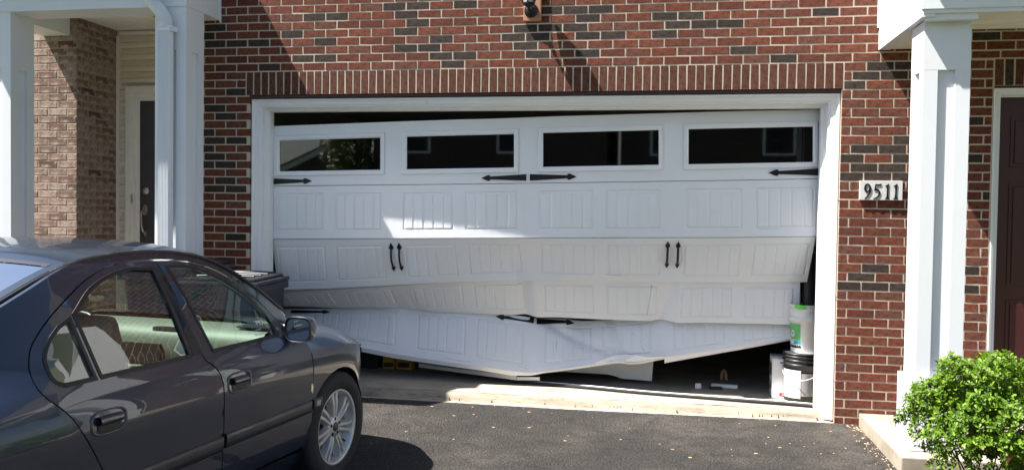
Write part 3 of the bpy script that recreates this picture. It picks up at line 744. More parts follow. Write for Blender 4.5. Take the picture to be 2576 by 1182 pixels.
for k in range(5):
    pan = k > 0; us = section_us(pan); vs = section_vs(pan)
    if not pan:
        us = sorted(set(us) | {round(a, 5) for w_ in WIN for a in w_[0]}); vs = sorted(set(vs) | set(WV))
    G = [[secpoint(k, u, v, emboss(u, v, pan)) for v in vs] for u in us]
    m = MB(); nv = len(vs); fs = []
    for i in range(len(us)-1):
        for j in range(nv-1):
            if not pan and any(us[i] >= w_[0][0]-1e-4 and us[i+1] <= w_[0][1]+1e-4 for w_ in WIN) and vs[j] >= WV[0]-1e-4 and vs[j+1] <= WV[1]+1e-4: continue
            fs.append([i*nv+j, (i+1)*nv+j, (i+1)*nv+j+1, i*nv+j+1])
    m.add([p for r_ in G for p in r_], fs, 0, False)
    # folded rims and back skin
    th = -.042
    uc = us[::3]+[us[-1]]
    Bk = [[secpoint(k, u, v, th) for v in (0, .25, .5, .75, 1)] for u in uc]
    if pan: m.grid(Bk, 1, False)
    for v in (0, 1):
        m.grid([[secpoint(k, u, v, 0), secpoint(k, u, v, th)] for u in us], 0, False)
    for u in (0, 1): m.grid([[secpoint(k, u, v, 0), secpoint(k, u, v, th)] for v in np.linspace(0, 1, 12)], 0, False)
    s_ = m.build('door_section', ['door', 'doorin'], gd); secs.append(s_)
    s_['label'] = ['top door section with four dark windows', 'flat upper door section of eight ribbed panels', 'middle door section bowed inwards with two pairs of handles', 'door section folded back under the middle one', 'bottom door section pushed in and creased upwards in the middle'][k]
# windows
for (p0, p1), (f0, f1) in WIN:
    q = MB()
    rings = [((f0, f1), WFV, .0015), ((f0+.0008, f1-.0008), (WFV[0]+.008, WFV[1]-.008), .013), ((p0-.0028, p1+.0028), (WV[0]-.022, WV[1]+.022), .013), ((p0, p1), WV, .004), ((p0, p1), WV, -.016)]
    cs_ = []
    for (a, b), (c_, d_), h in rings:
        n = 14
        cs_.append([secpoint(0, a+(b-a)*i/n, c_, h) for i in range(n)]+[secpoint(0, b, c_+(d_-c_)*i/4, h) for i in range(4)]+[secpoint(0, b-(b-a)*i/n, d_, h) for i in range(n)]+[secpoint(0, a, d_-(d_-c_)*i/4, h) for i in range(4)])
    n = len(cs_[0]); vs_ = [p for r_ in cs_ for p in r_]
    q.add(vs_, [[i*n+j, i*n+(j+1) % n, (i+1)*n+(j+1) % n, (i+1)*n+j] for i in range(len(cs_)-1) for j in range(n)], 0, False)
    fo = q.build('window_frame', 'trim', secs[0])
    g_ = MB(); g_.grid([[secpoint(0, p0+(p1-p0)*i/10, WV[0]+(WV[1]-WV[0])*j, -.008) for j in (0, 1)] for i in range(11)]); g_.build('window_pane', 'pane', secs[0])
# iron hardware, laid on the section surface
def on_sec(k, P, mat, name, h=.006, u0=0, v0=0, parent=None):
    us = 4.42; L = .44
    m = MB(); f = lambda a, b, o: secpoint(k, u0+a/us, v0-b/L, o)
    sheet(m, P, lambda a, b: f(a, b, h), lambda a, b: f(a, b, .0), (), 0, 0, False); return m.build(name, mat, parent or secs[k])
def strap(L, wa, wb, dirn):
    P = [(0, wa/2), (L-.075, wb/2), (L-.072, wb*.9), (L-.058, wb*1.05), (L-.045, wb*.85), (L, 0), (L-.045, -wb*.85), (L-.058, -wb*1.05), (L-.072, -wb*.9), (L-.075, -wb/2), (0, -wa/2)]
    return [(a*dirn, b) for a, b in P]
for (k, px, L, d_, v) in ((0, 689, .34, 1, .925), (0, 1324, .37, -1, .915), (0, 1333, .375, 1, .915), (0, 2060, .37, -1, .905)):
    on_sec(k, strap(L, .044, .020, d_), 'iron', 'hinge_strap', .007, Uof(px), v)
u5 = lambda px: min(np.linspace(0, 1, 2001), key=lambda u: abs(SEC[4][0](u)-px))
for (px, L, d_, v) in ((733, .34, 1, .115), (1344, .34, -1, .055), (1351, .34, 1, .065)):
    on_sec(4, strap(L, .050, .022, d_), 'iron', 'hinge_strap', .007, u5(px), v)
us3 = lambda px: min(np.linspace(0, 1, 2001), key=lambda u: abs((SEC[2][0](u)+SEC[2][1](u))/2-px))
for px in (989, 1009, 1678, 1704):
    u_ = us3(px); S = lambda s, o: secpoint(2, u_+s/4.42, 0, o)
    m = MB(); us = 4.42
    def F(a, b, o): return secpoint(2, u_+a/us, .20+(-b)/.44*1.0, o)
    top = [(0, .055), (.009, .035), (.019, .016), (.021, .006), (.012, -.008), (-.012, -.008), (-.021, .006), (-.019, .016), (-.009, .035)]
    bot = [(-.009, .014), (-.017, .008), (-.017, 0), (0, -.032), (.017, 0), (.017, .008), (.009, .014)]
    sheet(m, top[::-1], lambda a, b: F(a, b, .008), lambda a, b: F(a, b, 0), (), 0, 0, False)
    sheet(m, bot[::-1], lambda a, b: F(a, b-.185, .008), lambda a, b: F(a, b-.185, 0), (), 0, 0, False)
    m.tube([F(0, -.002-.17*i/12, .010+.030*math.sin(math.pi*i/12)**.7) for i in range(13)], .0095, 8)
    m.build('handle', 'iron', secs[2])
# bottom flange of the lowest section, hanging and torn
def lipu(px): return min(np.linspace(0, 1, 1001), key=lambda u: abs(SEC[4][1](u)-px))
m = MB()
for (pa, pb, drop) in ((716, 1300, .034), (1300, 1395, .03)):
    ua, ub = lipu(pa), lipu(pb); m.grid([[secpoint(4, u, 1, -.001), secpoint(4, u, 1, -.012)+Vector((0, .0, -drop*(1 if pa < 1300 else 1-(u-ua)/(ub-ua))))] for u in np.linspace(ua, ub, 40)], 0, True)
ua, ub = lipu(1672), lipu(2008)
m.grid([[secpoint(4, u, 1, -.001), secpoint(4, u, 1, -.008)+Vector((0, .01, -.045*(1-(u-ua)/(ub-ua)*.7)))] for u in np.linspace(ua, ub, 30)], 0, True)
m.build('bottom_flange', 'casing', secs[4])
m = MB()
P = [at(1344, 938, .5), at(1400, 926, .49), at(1486, 913, .49), at(1548, 903, .50), at(1590, 888, .53), at(1640, 898, .51), at(1672, 899, .50)]
# crumpled fold under the bottom edge
P1 = [secpoint(4, lipu(px), .985, .004) for px in (1500, 1540, 1575, 1600, 1640, 1680)]
P2 = [secpoint(4, lipu(px), v, .022) for px, v in ((1500, .99), (1540, .90), (1575, .83), (1600, .88), (1640, .96), (1680, 1.0))]
P3 = [secpoint(4, lipu(px), 1.0, -.01) for px in (1500, 1540, 1575, 1600, 1640, 1680)]
m.grid([[a, b, c_] for a, b, c_ in zip(P1, P2, P3)], 0, False); m.build('crumpled_fold', 'door', secs[4])
# scuffs: thin dark marks standing on the paint
def scuff(k, pts, w_, mat='skin'):
    m = MB(); n = len(pts)
    m.grid([[secpoint(k, u-w_*(.4+.6*math.sin(3*i))*.5, v, .0022), secpoint(k, u+w_*(.4+.6*math.sin(3*i+1))*.5, v+w_*4, .0022)] for i, (u, v) in enumerate(pts)]); m.build('scuff_mark', mat, secs[k])
def uofsec(k, px): return min(np.linspace(0, 1, 2001), key=lambda u: abs((SEC[k][0](u)+SEC[k][1](u))/2-px))
scuff(4, [(uofsec(4, 1404), .24), (uofsec(4, 1400), .40), (uofsec(4, 1399), .55), (uofsec(4, 1400), .62)], .0012)
scuff(4, [(uofsec(4, 1590), .34), (uofsec(4, 1602), .45), (uofsec(4, 1612), .58), (uofsec(4, 1626), .66)], .0022, 'greyink')
scuff(4, [(uofsec(4, 1492), .70), (uofsec(4, 1502), .67), (uofsec(4, 1512), .70)], .0016, 'greyink')
for k_, pts_, w_ in ((4, ((1120, .93), (1150, .95), (1190, .94)), .0015), (4, ((1440, .55), (1455, .60), (1468, .58)), .0013), (4, ((1300, .86), (1312, .90), (1330, .93)), .0012), (3, ((1650, .80), (1668, .84), (1676, .83)), .0013), (1, ((1905, .86), (1930, .862), (1960, .861)), .0008), (1, ((1908, .14), (1914, .145), (1920, .14)), .0008), (4, ((1616, .72), (1622, .80), (1624, .84)), .002)):
    scuff(k_, [(uofsec(k_, a_), b_) for a_, b_ in pts_], w_, 'greyink')
scuff(2, [(uofsec(2, 1521), .835), (uofsec(2, 1545), .85), (uofsec(2, 1562), .855)], .0012)
scuff(2, [(uofsec(2, 1566), .87), (uofsec(2, 1578), .92), (uofsec(2, 1584), .96)], .0012)
scuff(3, [(uofsec(3, 1640), .1), (uofsec(3, 1634), .5), (uofsec(3, 1626), .85)], .0018, 'greyink')
# ---------------- loose pieces at the threshold
seal = thing('weather_seal', 'black rubber door seal with a white edge lying along the threshold', 'door seal', (.2, .4, .06))
pp = [at(1289, 953, .66), at(1360, 962, .60), at(1486, 973, .52), at(1600, 985, .45), at(1700, 994, .40), at(1847, 1005, .34), at(1960, 1014, .29), at(2042, 1021, .26)]
pp = [Vector((p.x, p.y, .074)) for p in [atz(a, b, .072) for a, b in ((1289, 958), (1360, 965), (1486, 976), (1600, 987), (1700, 995), (1847, 1006), (1960, 1014), (2044, 1021))]]
pp = [Vector(p) for p in smoothpoly([tuple(p) for p in pp], 5)]
m = MB(); m.tube(pp, .015, 8, flat=1.0); m.build('rubber_strip', 'rubber', seal)
m = MB(); m.tube([p+Vector((.0, .022, .009)) for p in pp], .009, 6); m.build('retainer', 'casing', seal)
wsx = thing('trim_board', 'long white trim strip fallen under the bent door, one end raised', 'trim strip', (-1.8, .7, .06))
a_, b_ = at(1055, 917, .80), at(1300, 951, .56); c_ = at(1358, 952, .55)
def barx(a, b, h, t, mb, mi=0):
    d = (b-a).normalized(); s = d.cross(Vector((0, 0, 1))).normalized()*t; u = Vector((0, 0, h))
    vs = [a-s, a+s, a+s+u, a-s+u, b-s, b+s, b+s+u, b-s+u]
    mb.add(vs, [[0, 1, 2, 3], [7, 6, 5, 4], [0, 4, 5, 1], [1, 5, 6, 2], [2, 6, 7, 3], [3, 7, 4, 0]], mi)
m = MB(); barx(a_-Vector((0, 0, .02)), b_-Vector((0, 0, .014)), .036, .012, m); m.build('board', 'trim', wsx)
m = MB(); barx(b_-Vector((-.004, 0, .014)), c_-Vector((0, 0, .012)), .028, .012, m); m.build('split_end', 'trim', wsx)
# loose sheet
q = [at(1380, 932, .78), at(1500, 915, .80), at(1643, 906, .84), at(1639, 958, .84), at(1560, 951, .82), at(1553, 947, .82), at(1530, 941, .81)]
q2 = [p+Vector((.004, .018, .002)) for p in q]
n = len(q); m = MB(); m.add(q+q2, [list(range(n)), [n+i for i in range(n)][::-1]]+[[i, (i+1) % n, n+(i+1) % n, n+i] for i in range(n)])
tag(m.build('fallen_panel', 'door'), 'pale fallen panel standing behind the bent bottom section', 'panel')
# garage contents
def carton(x, y, z, w_, d_, h_, mat, rz, name, label, cat, group=None):
    t = thing(name, label, cat, (x, y, z), rz, group); xf = Matrix.Translation((x, y, z)) @ Matrix.Rotation(rz, 4, 'Z')
    MB().box(-w_/2, w_/2, 0, d_, 0, h_, 0, .002, xf).build('carton', mat, t); return t, xf
def yb(px0, px1, py0, py1, Y, label):
    a, b = at(px0, py1, Y), at(px1, py0, Y); t, xf = carton((a.x+b.x)/2, Y, a.z, b.x-a.x, .12, b.z-a.z, 'yellow', 0, 'yellow_box', label, 'box', 'yellow boxes on the shelf board')
    w_, h_ = b.x-a.x, b.z-a.z
    MB().box(-w_*.42, w_*.42, -.0012, -.0002, h_*.55, h_*.82, 0, 0, xf).build('print_band', 'plank', t)
    MB().box(-w_*.42, w_*.42, -.0012, -.0002, h_*.1, h_*.3, 0, 0, xf).build('print_band', 'ink', t)
    return t
shz = at(1000, 929, .95).z
yb(963, 992, 872, 928, .95, 'narrow yellow box on the shelf, left of the two')
yb(997, 1034, 868, 929, .95, 'wider yellow box on the shelf, right of the two')
s0 = at(905, 932, .9); tag(MB().box(at(880, 930, .9).x, at(1330, 930, .9).x, .9, 1.25, shz-.025, shz-.001).build('shelf_board', 'plank'), 'low brown shelf board holding yellow boxes in the dark garage', 'shelf')
t = thing('storage_tote', 'black tote with yellow lid in the dark garage beside the car', 'tote', (at(935, 920, .95).x, 1.0, shz))
xx0, xx1 = at(905, 920, .95).x, at(950, 920, .95).x
MB().box(xx0, xx1, .95, 1.2, shz, shz+.2, 0, .01).build('body', 'blackpl', t); MB().box(xx0-.01, xx1+.01, .94, 1.21, shz+.201, shz+.23, 0, .005).build('lid', 'yellow', t)
# carton on the right
bx = atz(1941, 1000, .062)
xb0, xb1 = atz(1941, 1001, .06), atz(1998, 1001, .06)
hb = at(1941, 902, xb0.y).z-.061
t = thing('shipping_box', 'white printed carton with red lettering beside the black pail', 'box', (xb0.x, xb0.y, .061), math.radians(-3))
xf = Matrix.Translation((xb0.x, xb0.y, .061)) @ Matrix.Rotation(math.radians(-3), 4, 'Z')
MB().box(0, .235, 0, .30, 0, hb, 0, .002, xf).build('carton', 'cardb', t)
MB().box(.06, .2, -.0014, -.0002, hb*.90, hb*.93, 0, 0, xf).build('print_band', 'navyink', t)
m = MB(); slab(m, [(.075, hb*.86), (.115, hb*.74), (.155, hb*.86)], -.0014, -.0002, (), 0, xf); m.build('printed_triangle', 'navyink', t)
MB().box(.06, .14, -.0014, -.0002, hb*.07, hb*.145, 0, 0, xf).build('print_band', 'redink', t)
RX90 = Matrix.Rotation(math.pi/2, 4, 'X')
text('alibis', .024, t, 'label', xf @ Matrix.Translation((.1, -.0022, hb*.107)) @ RX90)
text('CZ\nTREE\nCT', .024, t, 'navyink', xf @ Matrix.Translation((.118, -.0016, hb*.36)) @ RX90)
for (ya, yb_, za, zb_) in ((.05, .12, .55, .85), (.15, .25, .5, .82), (.05, .13, .22, .42), (.17, .24, .12, .25)):
    MB().box(-.0014, -.0002, ya, yb_, hb*za, hb*zb_, 0, 0, xf).build('printed_picture', 'ink', t)
# black pail below, white pail on top
bc = atz(2010, 1006, .062); bc = Vector((1.105, .50, .061))
def pail(name, label, c, r0, r1, h, mat, bands):
    t = thing(name, label, 'bucket', c)
    prof = [(0.001, .004), (r0, 0), (r0+.002, .004)]
    for i, zz in enumerate(bands): rr_ = r0+(r1-r0)*zz; prof += [(rr_, zz*h-.006), (rr_+.006, zz*h-.003), (rr_+.006, zz*h+.003), (rr_, zz*h+.006)]
    prof += [(r1, h-.01), (r1+.005, h-.008), (r1+.005, h), (r1-.004, h), (r1-.006, h-.02), (r0-.004, .03), (.001, .03)]
    MB().lathe(prof, c, 40).build('pail', mat, t); return t
def wrap(parent, c, r, z0, z1, a0, a1, mat, name, k=0, n=14):
    m = MB(); m.grid([[Vector((c[0]+(r+k*(z1-z0)*j)*math.cos(a), c[1]+(r+k*(z1-z0)*j)*math.sin(a), c[2]+z0+(z1-z0)*j)) for j in (0, 1)] for a in np.linspace(a0, a1, n)]); return m.build(name, mat, parent)
hbk = at(2010, 884, bc.y).z-.061
pb_ = pail('black_pail', 'black ridged pail with a white label and wire handle', bc, .133, .146, hbk, 'blackpl', (.76, .85, .93))
D2R = math.radians
wrap(pb_, bc, .1370, .03, hbk*.66, D2R(-166), D2R(-100), 'label', 'paper_label', .012/.3)
wrap(pb_, bc, .1372, .05, hbk*.60, D2R(-98), D2R(-45), 'greyink', 'printed_panel', .012/.3)
for i in range(9): wrap(pb_, bc, .1382, .05+i*.021, .054+i*.021+.004*(i % 3 == 0), D2R(-160), D2R(-106), 'greyink', 'text_line', 0)
m = MB(); ph = hbk*.66
m.tube([bc+Vector((.152*math.cos(D2R(a)), .152*math.sin(D2R(a))-.02, ph-.075*math.sin(math.pi*(a+185)/150)**.8 if 0 < (a+185) < 150 else ph)) for a in range(-184, -34, 10)], .0028, 6)
m.build('wire_handle', 'label', pb_)
MB().lathe([(.001, 0), (.135, 0)], bc+Vector((0, 0, hbk-.012)), 30).build('dried_compound', 'label', pb_)
wc = Vector((1.135, .51, .061+hbk+.001)); hw = at(2020, 764, wc.y).z-wc.z
pw_ = pail('white_pail', 'pale pail with a green label standing on the black pail', wc, .112, .128, hw, 'pail', (.72, .90))
MB().lathe([(.127, hw*.74), (.1315, hw*.73), (.1315, hw*.66), (.122, hw*.65)], wc, 40).build('collar', 'pail', pw_)
wrap(pw_, wc, .1180, hw*.26, hw*.60, D2R(-178), D2R(-118), 'green', 'green_label', .016/.33)
wrap(pw_, wc, .1158, hw*.10, hw*.175, D2R(-176), D2R(-116), 'ink', 'dark_band', .0)
wrap(pw_, wc, .1172, hw*.178, hw*.255, D2R(-178), D2R(-116), 'teal', 'teal_band', .0)
wrap(pw_, wc, .1178, hw*.185, hw*.245, D2R(-178), D2R(-150), 'label', 'white_band', .0)
ca = D2R(-152)
def disc(r, off, mat, name, zc_):
    m = MB(); xf2 = Matrix.Translation(wc+Vector((0, 0, zc_))) @ Matrix.Rotation(ca, 4, 'Z')
    m.lathe([(.0005, off), (r, off)], (0, 0, 0), 20, axis=0, xf=xf2, sm=False); m.build(name, mat, pw_)
disc(.034, .1215, 'green', 'badge', hw*.40); disc(.026, .1225, 'label', 'badge', hw*.40)
xt = Matrix.Translation(wc+Vector((.1232*math.cos(ca), .1232*math.sin(ca), hw*.40))) @ Matrix.Rotation(ca+math.pi/2, 4, 'Z') @ RX90
text('CLOCK\nTECH', .013, pw_, 'ink', xt)
text('BLACK CLEAN', .012, pw_, 'label', Matrix.Translation(Vector((0, 0, -hw*.13))) @ xt)
wrap(pw_, wc, .1345, hw*.93, hw*1.0, D2R(-140), D2R(-100), 'greenhi', 'lid_tab', -.02)
m = MB(); pz = wc+Vector((.0, .02, hw))
tb = thing('black_pipe', 'black flared pipe leaning above the white pail behind the jamb', 'pipe', pz)
m.lathe([(.045, -.05), (.062, .20), (.070, .36), (.075, .41)], pz+Vector((.02, 0, 0)), 20); m.build('tube', 'blackpl', tb)
m = MB(); m.lathe([(.075, .0), (.095, .03), (.10, .035), (.098, .04), (.07, .01)], pz+Vector((.02, 0, .42)), 20); m.build('flange', 'blackpl', tb)
m = MB(); m.box(pz.x-.11, pz.x-.03, pz.y+.02, pz.y+.06, pz.z+.09, pz.z+.33, 0, .012); m.build('bracket', 'blackpl', tb)
vt = MB(); vt.box(1.05, 1.085, .62, .66, .06, 2.3).box(1.10, 1.103, .60, .66, .06, 2.3); tag(vt.build('door_track', 'trim'), 'pale vertical door track behind the pails at the right jamb', 'track')
# small things on the floor
def pad(px, py, w_, d_, h_, rz, mat, name, label, cat, z=.0615):
    p = atz(px, py, z); xf = Matrix.Translation(p) @ Matrix.Rotation(rz, 4, 'Z'); return tag(MB().box(-w_/2, w_/2, -d_/2, d_/2, 0, h_, 0, min(w_, d_, h_)*.15, xf).build(name, mat), label, cat)
pad(1756, 976, .05, .012, .042, .05, 'label', 'outlet_plate', 'small white square plate standing on the dark garage floor', 'plate')
t = pad(1800, 978, .11, .05, .02, .1, 'blackpl', 'remote_control', 'black remote lying beside the white plate on the floor', 'remote')
pad(1822, 974, .22, .05, .028, -.13, 'label', 'plastic_tray', 'white ribbed plastic strip lying on the garage floor', 'strip')
m = MB(); gp = atz(1824, 955, .062)
m.tube(smoothpoly([tuple(gp+Vector(v_)) for v_ in ((-.03, 0, 0), (-.028, .01, .05), (-.012, .02, .085), (.006, .015, .06), (.012, 0, .0))], 4), .013, 8); tag(m.build('work_glove', 'debris'), 'tan work glove lying in the dark of the garage floor', 'glove')
m = MB(); gp = atz(1652, 950, .07); m.tube([gp+Vector((-.05, .04, 0)), gp+Vector((.04, 0, 0))], .009, 10); tag(m.build('metal_rod', 'nickel'), 'short shiny metal rod beside the fallen panel', 'rod')
t = thing('rubber_roller', 'small black rubber roller on the concrete near the right jamb', 'roller', atz(1955, 1036, .01))
p = atz(1955, 1036, .022); m = MB(); m.lathe([(.001, -.03), (.018, -.03), (.022, 0), (.018, .022), (.001, .024)], p, 14, axis=0); m.build('wheel', 'rubber', t)
m = MB(); m.tube([p+Vector((.02, -.015, -.01)), p+Vector((.055, -.02, -.015))], .007, 8); m.build('stem', 'debris', t)
# ================================================================== LANTERN
lx = at(1338, 30, 0).x; lz = at(1338, 30, 0).z
lt = thing('wall_lantern', 'black carriage lantern on a red wooden block above the door', 'wall lamp', (lx, 0, lz))
zb0 = at(1338, 54, -.03).z; x0_, x1_ = at(1317, 30, -.03).x, at(1361, 30, -.03).x
MB().box(x0_, x1_, -.032, .004, zb0, zb0+.36, 0, .006).build('wood_block', 'redwood', lt)
MB().lathe([(.001, -.026), (.014, -.026), (.02, -.018), (.044, -.014), (.054, -.006), (.056, 0)], (lx, -.032, lz), 28, axis=1).lathe([(.001, -.012), (.008, -.010), (.010, 0)], (lx-.006, -.058, lz), 12, axis=1).build('backplate', 'iron', lt)
LY = -.165; LB = at(1334, 12, LY).z
m = MB(); m.tube(smoothpoly([(lx, -.05, lz+.02), (lx, -.085, lz-.02), (lx, LY+.02, lz-.01), (lx, LY, LB-.01)], 5), [.012]*16, 10); m.build('arm', 'iron', lt)
def hexring(r, z, n=6): return [Vector((lx+r*math.cos(math.pi*2*i/n+.5), LY+r*math.sin(math.pi*2*i/n+.5), z)) for i in range(n)]
def hexloft(prof, mat, name, n=6):
    m = MB(); rings = [hexring(r, z, n) for r, z in prof]; vs = [p for r_ in rings for p in r_]
    m.add(vs, [[i*n+j, i*n+(j+1) % n, (i+1)*n+(j+1) % n, (i+1)*n+j] for i in range(len(prof)-1) for j in range(n)]); m.build(name, mat, lt)
hexloft([(.004, LB-.035), (.018, LB-.02), (.030, LB-.008), (.050, LB), (.050, LB+.012), (.001, LB+.012)], 'iron', 'base_cup')
hexloft([(.046, LB+.012), (.083, LB+.20)], 'lampglass', 'glass')
m = MB()
for a, b in zip(hexring(.048, LB+.01), hexring(.086, LB+.202)): m.tube([a, b], .005, 6)
m.build('cage_bar', 'iron', lt)
hexloft([(.098, LB+.19), (.098, LB+.205), (.05, LB+.27), (.02, LB+.29), (.012, LB+.32), (.001, LB+.34)], 'iron', 'roof_cap')
MB().tube([(lx, LY, LB+.01), (lx, LY, LB+.12)], [.014, .02], 12).build('bulb', 'label', lt)
# ================================================================== HOUSE NUMBER
sx0, sz1 = 1.410, 1.810; sx1, sz0 = 1.708, 1.668
sg = thing('house_number', 'pale stone plaque with the black number 9511 on the brick', 'sign', ((sx0+sx1)/2, 0, sz0))
MB().box(sx0, sx1, -.020, .002, sz0, sz1, 0, .0015).build('plaque', 'stone', sg)
DG = {'one': [(1085, 545), (1135, 520), (1180, 482), (1195, 488), (1187, 600), (1183, 800), (1190, 868), (1222, 905), (1222, 915), (1090, 915), (1090, 905), (1125, 870), (1133, 800), (1142, 570), (1135, 552), (1090, 558)],
      'five': smoothpoly([(800, 498), (930, 498), (958, 478), (970, 485), (955, 542), (815, 542), (805, 622), (850, 622), (905, 650), (945, 710), (947, 780), (905, 850), (840, 900), (755, 920), (735, 908), (800, 880), (860, 840), (890, 790), (893, 730), (870, 690), (830, 676), (765, 680), (785, 560)], 1, True),
      'nine': smoothpoly([(570, 483), (625, 505), (662, 560), (679, 630), (668, 710), (630, 790), (580, 855), (512, 920), (487, 903), (540, 850), (590, 785), (612, 725), (560, 738), (510, 722), (475, 668), (467, 600), (490, 530), (528, 493)], 3, True)}
hole = [(570+44*math.cos(a)+.12*(-90*math.sin(a)), 608+93*math.sin(a)) for a in np.linspace(0, 2*math.pi, 22)[:-1]]
def dg(P): return [(sx0+(x-340)/1262*(sx1-sx0), sz1-(y-402)/545*(sz1-sz0)) for x, y in P]
def digit(P, hs=(), dxp=0):
    m = MB(); slab(m, dg([(x+dxp, y) for x, y in P]), -.0245, -.0202, [dg(h) for h in hs]); m.build('digit', 'iron', sg)
digit(DG['nine'], [hole]); digit(DG['five']); digit(DG['one']); digit(DG['one'], (), 245)

# ================================================================== CAR
ZK = [0.0, .15, .20, .30, .45, .55, .70, .78, .84, .88, .92, 1.0, 1.1, 1.2, 1.285, 1.34, 1.42]
WK = [.77, .80, .832, .862, .878, .885, .893, .888, .868, .845, .825, .79, .745, .695, .645, .605, .54]
_z = np.linspace(0, 1.42, 569); _w = np.interp(_z, ZK, WK); kk = np.hanning(33)[1:-1]; kk /= kk.sum(); _w = np.convolve(np.pad(_w, (15, 15), 'edge'), kk, 'valid')
_tx = [.0, .1, .2, .27, .33, .4, .5, .6, .68, .73, .755, .765]; _ty = [1, 1, .992, .976, .952, .905, .83, .735, .61, .46, .27, .0]
TX_ = np.linspace(0, .765, 307); TY_ = np.interp(TX_, _tx, _ty); k2 = np.hanning(27)[1:-1]; k2 /= k2.sum(); TY_[20:-14] = np.convolve(np.pad(TY_, (12, 12), 'edge'), k2, 'valid')[20:-14]
def CW(x, z):
    w_ = float(np.interp(z, _z, _w))
    if x > .05: w_ *= float(np.interp(x, TX_, TY_))
    if x < -2.0: w_ -= .08*(x+2.0)**2
    g_ = min(1, max(0, (z-.86)/.12))
    if x > -.9: w_ -= g_*.10*((x+.9)/.6)**2
    if x < -1.7: w_ -= g_*.10*((x+1.7)/.6)**2
    return w_
ZW = 4.9; AH = math.radians(7.6)
wc_ = CP+ray(848, 1073)*ZW
fa = Vector((math.sin(AH), math.cos(AH), 0)); ra = Vector((math.cos(AH), -math.sin(AH), 0))
org = wc_-ra*.87; org.z = 0
car = thing('parked_car', 'dark graphite sedan parked nose first toward the damaged garage door', 'car', org, math.pi/2-AH)
bpy.context.view_layer.update()
CM = Matrix.Translation(org) @ Matrix.Rotation(math.pi/2-AH, 4, 'Z')
def cpart(mb, name, mats, parent=None):
    me = mb.mesh(name); o = bpy.data.objects.new(name, me); COL.objects.link(o); o.parent = parent or car
    for m_ in (mats if isinstance(mats, (list, tuple)) else [mats]): me.materials.append(M[m_])
    return o
def side(P, name, mats, off=0.0, holes=(), step=.045, flange=.018, sides=(-1, 1), parent=None, dz=.006):
    P = dens(P, .03); holes = [dens(h, .03) for h in holes]
    cx = sum(p[0] for p in P)/len(P); cz = sum(p[1] for p in P)/len(P)
    res = []
    for s in sides:
        m = MB()
        sheet(m, P, lambda x, z: (x, s*(CW(x, z)+off), z), lambda x, z: (x, s*(CW(x, z)+off-flange), z), holes, step, 0, True, s > 0)
        res.append(cpart(m, name, mats, parent))
    return res
GAP = .0035
ditch = [(-2.45, .99), (-2.2, 1.11), (-2.026, 1.189), (-1.881, 1.247), (-1.75, 1.296), (-1.626, 1.328), (-1.434, 1.348), (-1.281, 1.354), (-1.088, 1.348), (-.895, 1.316), (-.756, 1.264), (-.599, 1.18), (-.403, 1.067), (-.253, .985)]
ditch = smoothpoly(ditch, 3)
cgap = smoothpoly([(-1.204, 1.311), (-1.391, 1.311), (-1.547, 1.284), (-1.698, 1.227), (-1.851, 1.143), (-1.957, 1.061), (-1.996, 1.0), (-2.012, .93), (-1.994, .873), (-1.94, .815), (-1.875, .72), (-1.781, .566), (-1.70, .40), (-1.68, .275)], 3)
ftop = smoothpoly([(-1.192, 1.311), (-1.012, 1.298), (-.816, 1.239), (-.642, 1.132), (-.501, 1.024), (-.420, .95)], 3)
fgap = smoothpoly([(-.400, .90), (-.335, .845), (-.312, .782), (-.297, .679), (-.278, .474), (-.300, .275)], 3)
bgap = [(-1.198, 1.311), (-1.150, .90), (-1.140, .87), (-1.100, .835), (-1.078, .80), (-1.068, .758), (-1.055, .50), (-1.045, .275)]
rearglass = smoothpoly([(-1.248, 1.272), (-1.228, .906), (-1.726, .906), (-1.747, 1.148), (-1.634, 1.214), (-1.493, 1.262), (-1.363, 1.280)], 1, True)
rearglass = [(-1.248, 1.272), (-1.228, .906), (-1.728, .906)]+smoothpoly([(-1.752, 1.135), (-1.634, 1.214), (-1.493, 1.262), (-1.363, 1.280)], 4)
quarter = [(-1.785, 1.118), (-1.764, .906)]+smoothpoly([(-1.900, .906), (-1.930, .925), (-1.938, .965), (-1.928, 1.01), (-1.890, 1.058), (-1.842, 1.094)], 4)
frontglass = [(-1.066, .906), (-1.146, 1.275)]+smoothpoly([(-1.05, 1.275), (-.95, 1.250), (-.847, 1.207), (-.712, 1.132), (-.595, 1.045), (-.525, .975), (-.535, .905)], 4)
# doors
fdo = ftop+fgap+bgap[::-1][:-0 or None]
fd_ = inset(fdo, GAP); rd_ = inset(bgap+cgap[::-1], GAP)
fdo_ = side(fd_, 'front_door', 'paint', holes=[frontglass])
rdo_ = side(rd_, 'rear_door', 'paint', holes=[rearglass, quarter])
# body side: roof rail, pillar, rear quarter, sill
arch_r = [(-2.45+.345*math.cos(a), .307+.345*math.sin(a)) for a in np.linspace(-.42, math.pi+.42, 22)]
sill_top = [(-.300, .262), (-1.68, .262)]
body = ditch+[(-.30, .965), (-.345, .925)]+[ftop[-1]]+ftop[::-1][1:]+cgap[1:]+[(-1.70, .262), (-2.12, .20)]+arch_r[1:-1]+[(-2.78, .25), (-3.25, .30), (-3.30, .60), (-3.25, .86), (-3.0, .92), (-2.7, .945)]
body = [p for i, p in enumerate(body) if i == 0 or math.dist(p, body[i-1]) > .004]
side(inset(body, .002), 'rear_quarter_panel', 'paint')
side([(-.30, .256), (-.30, .16), (-2.10, .16), (-2.10, .256)], 'sill', 'paint', -.004)
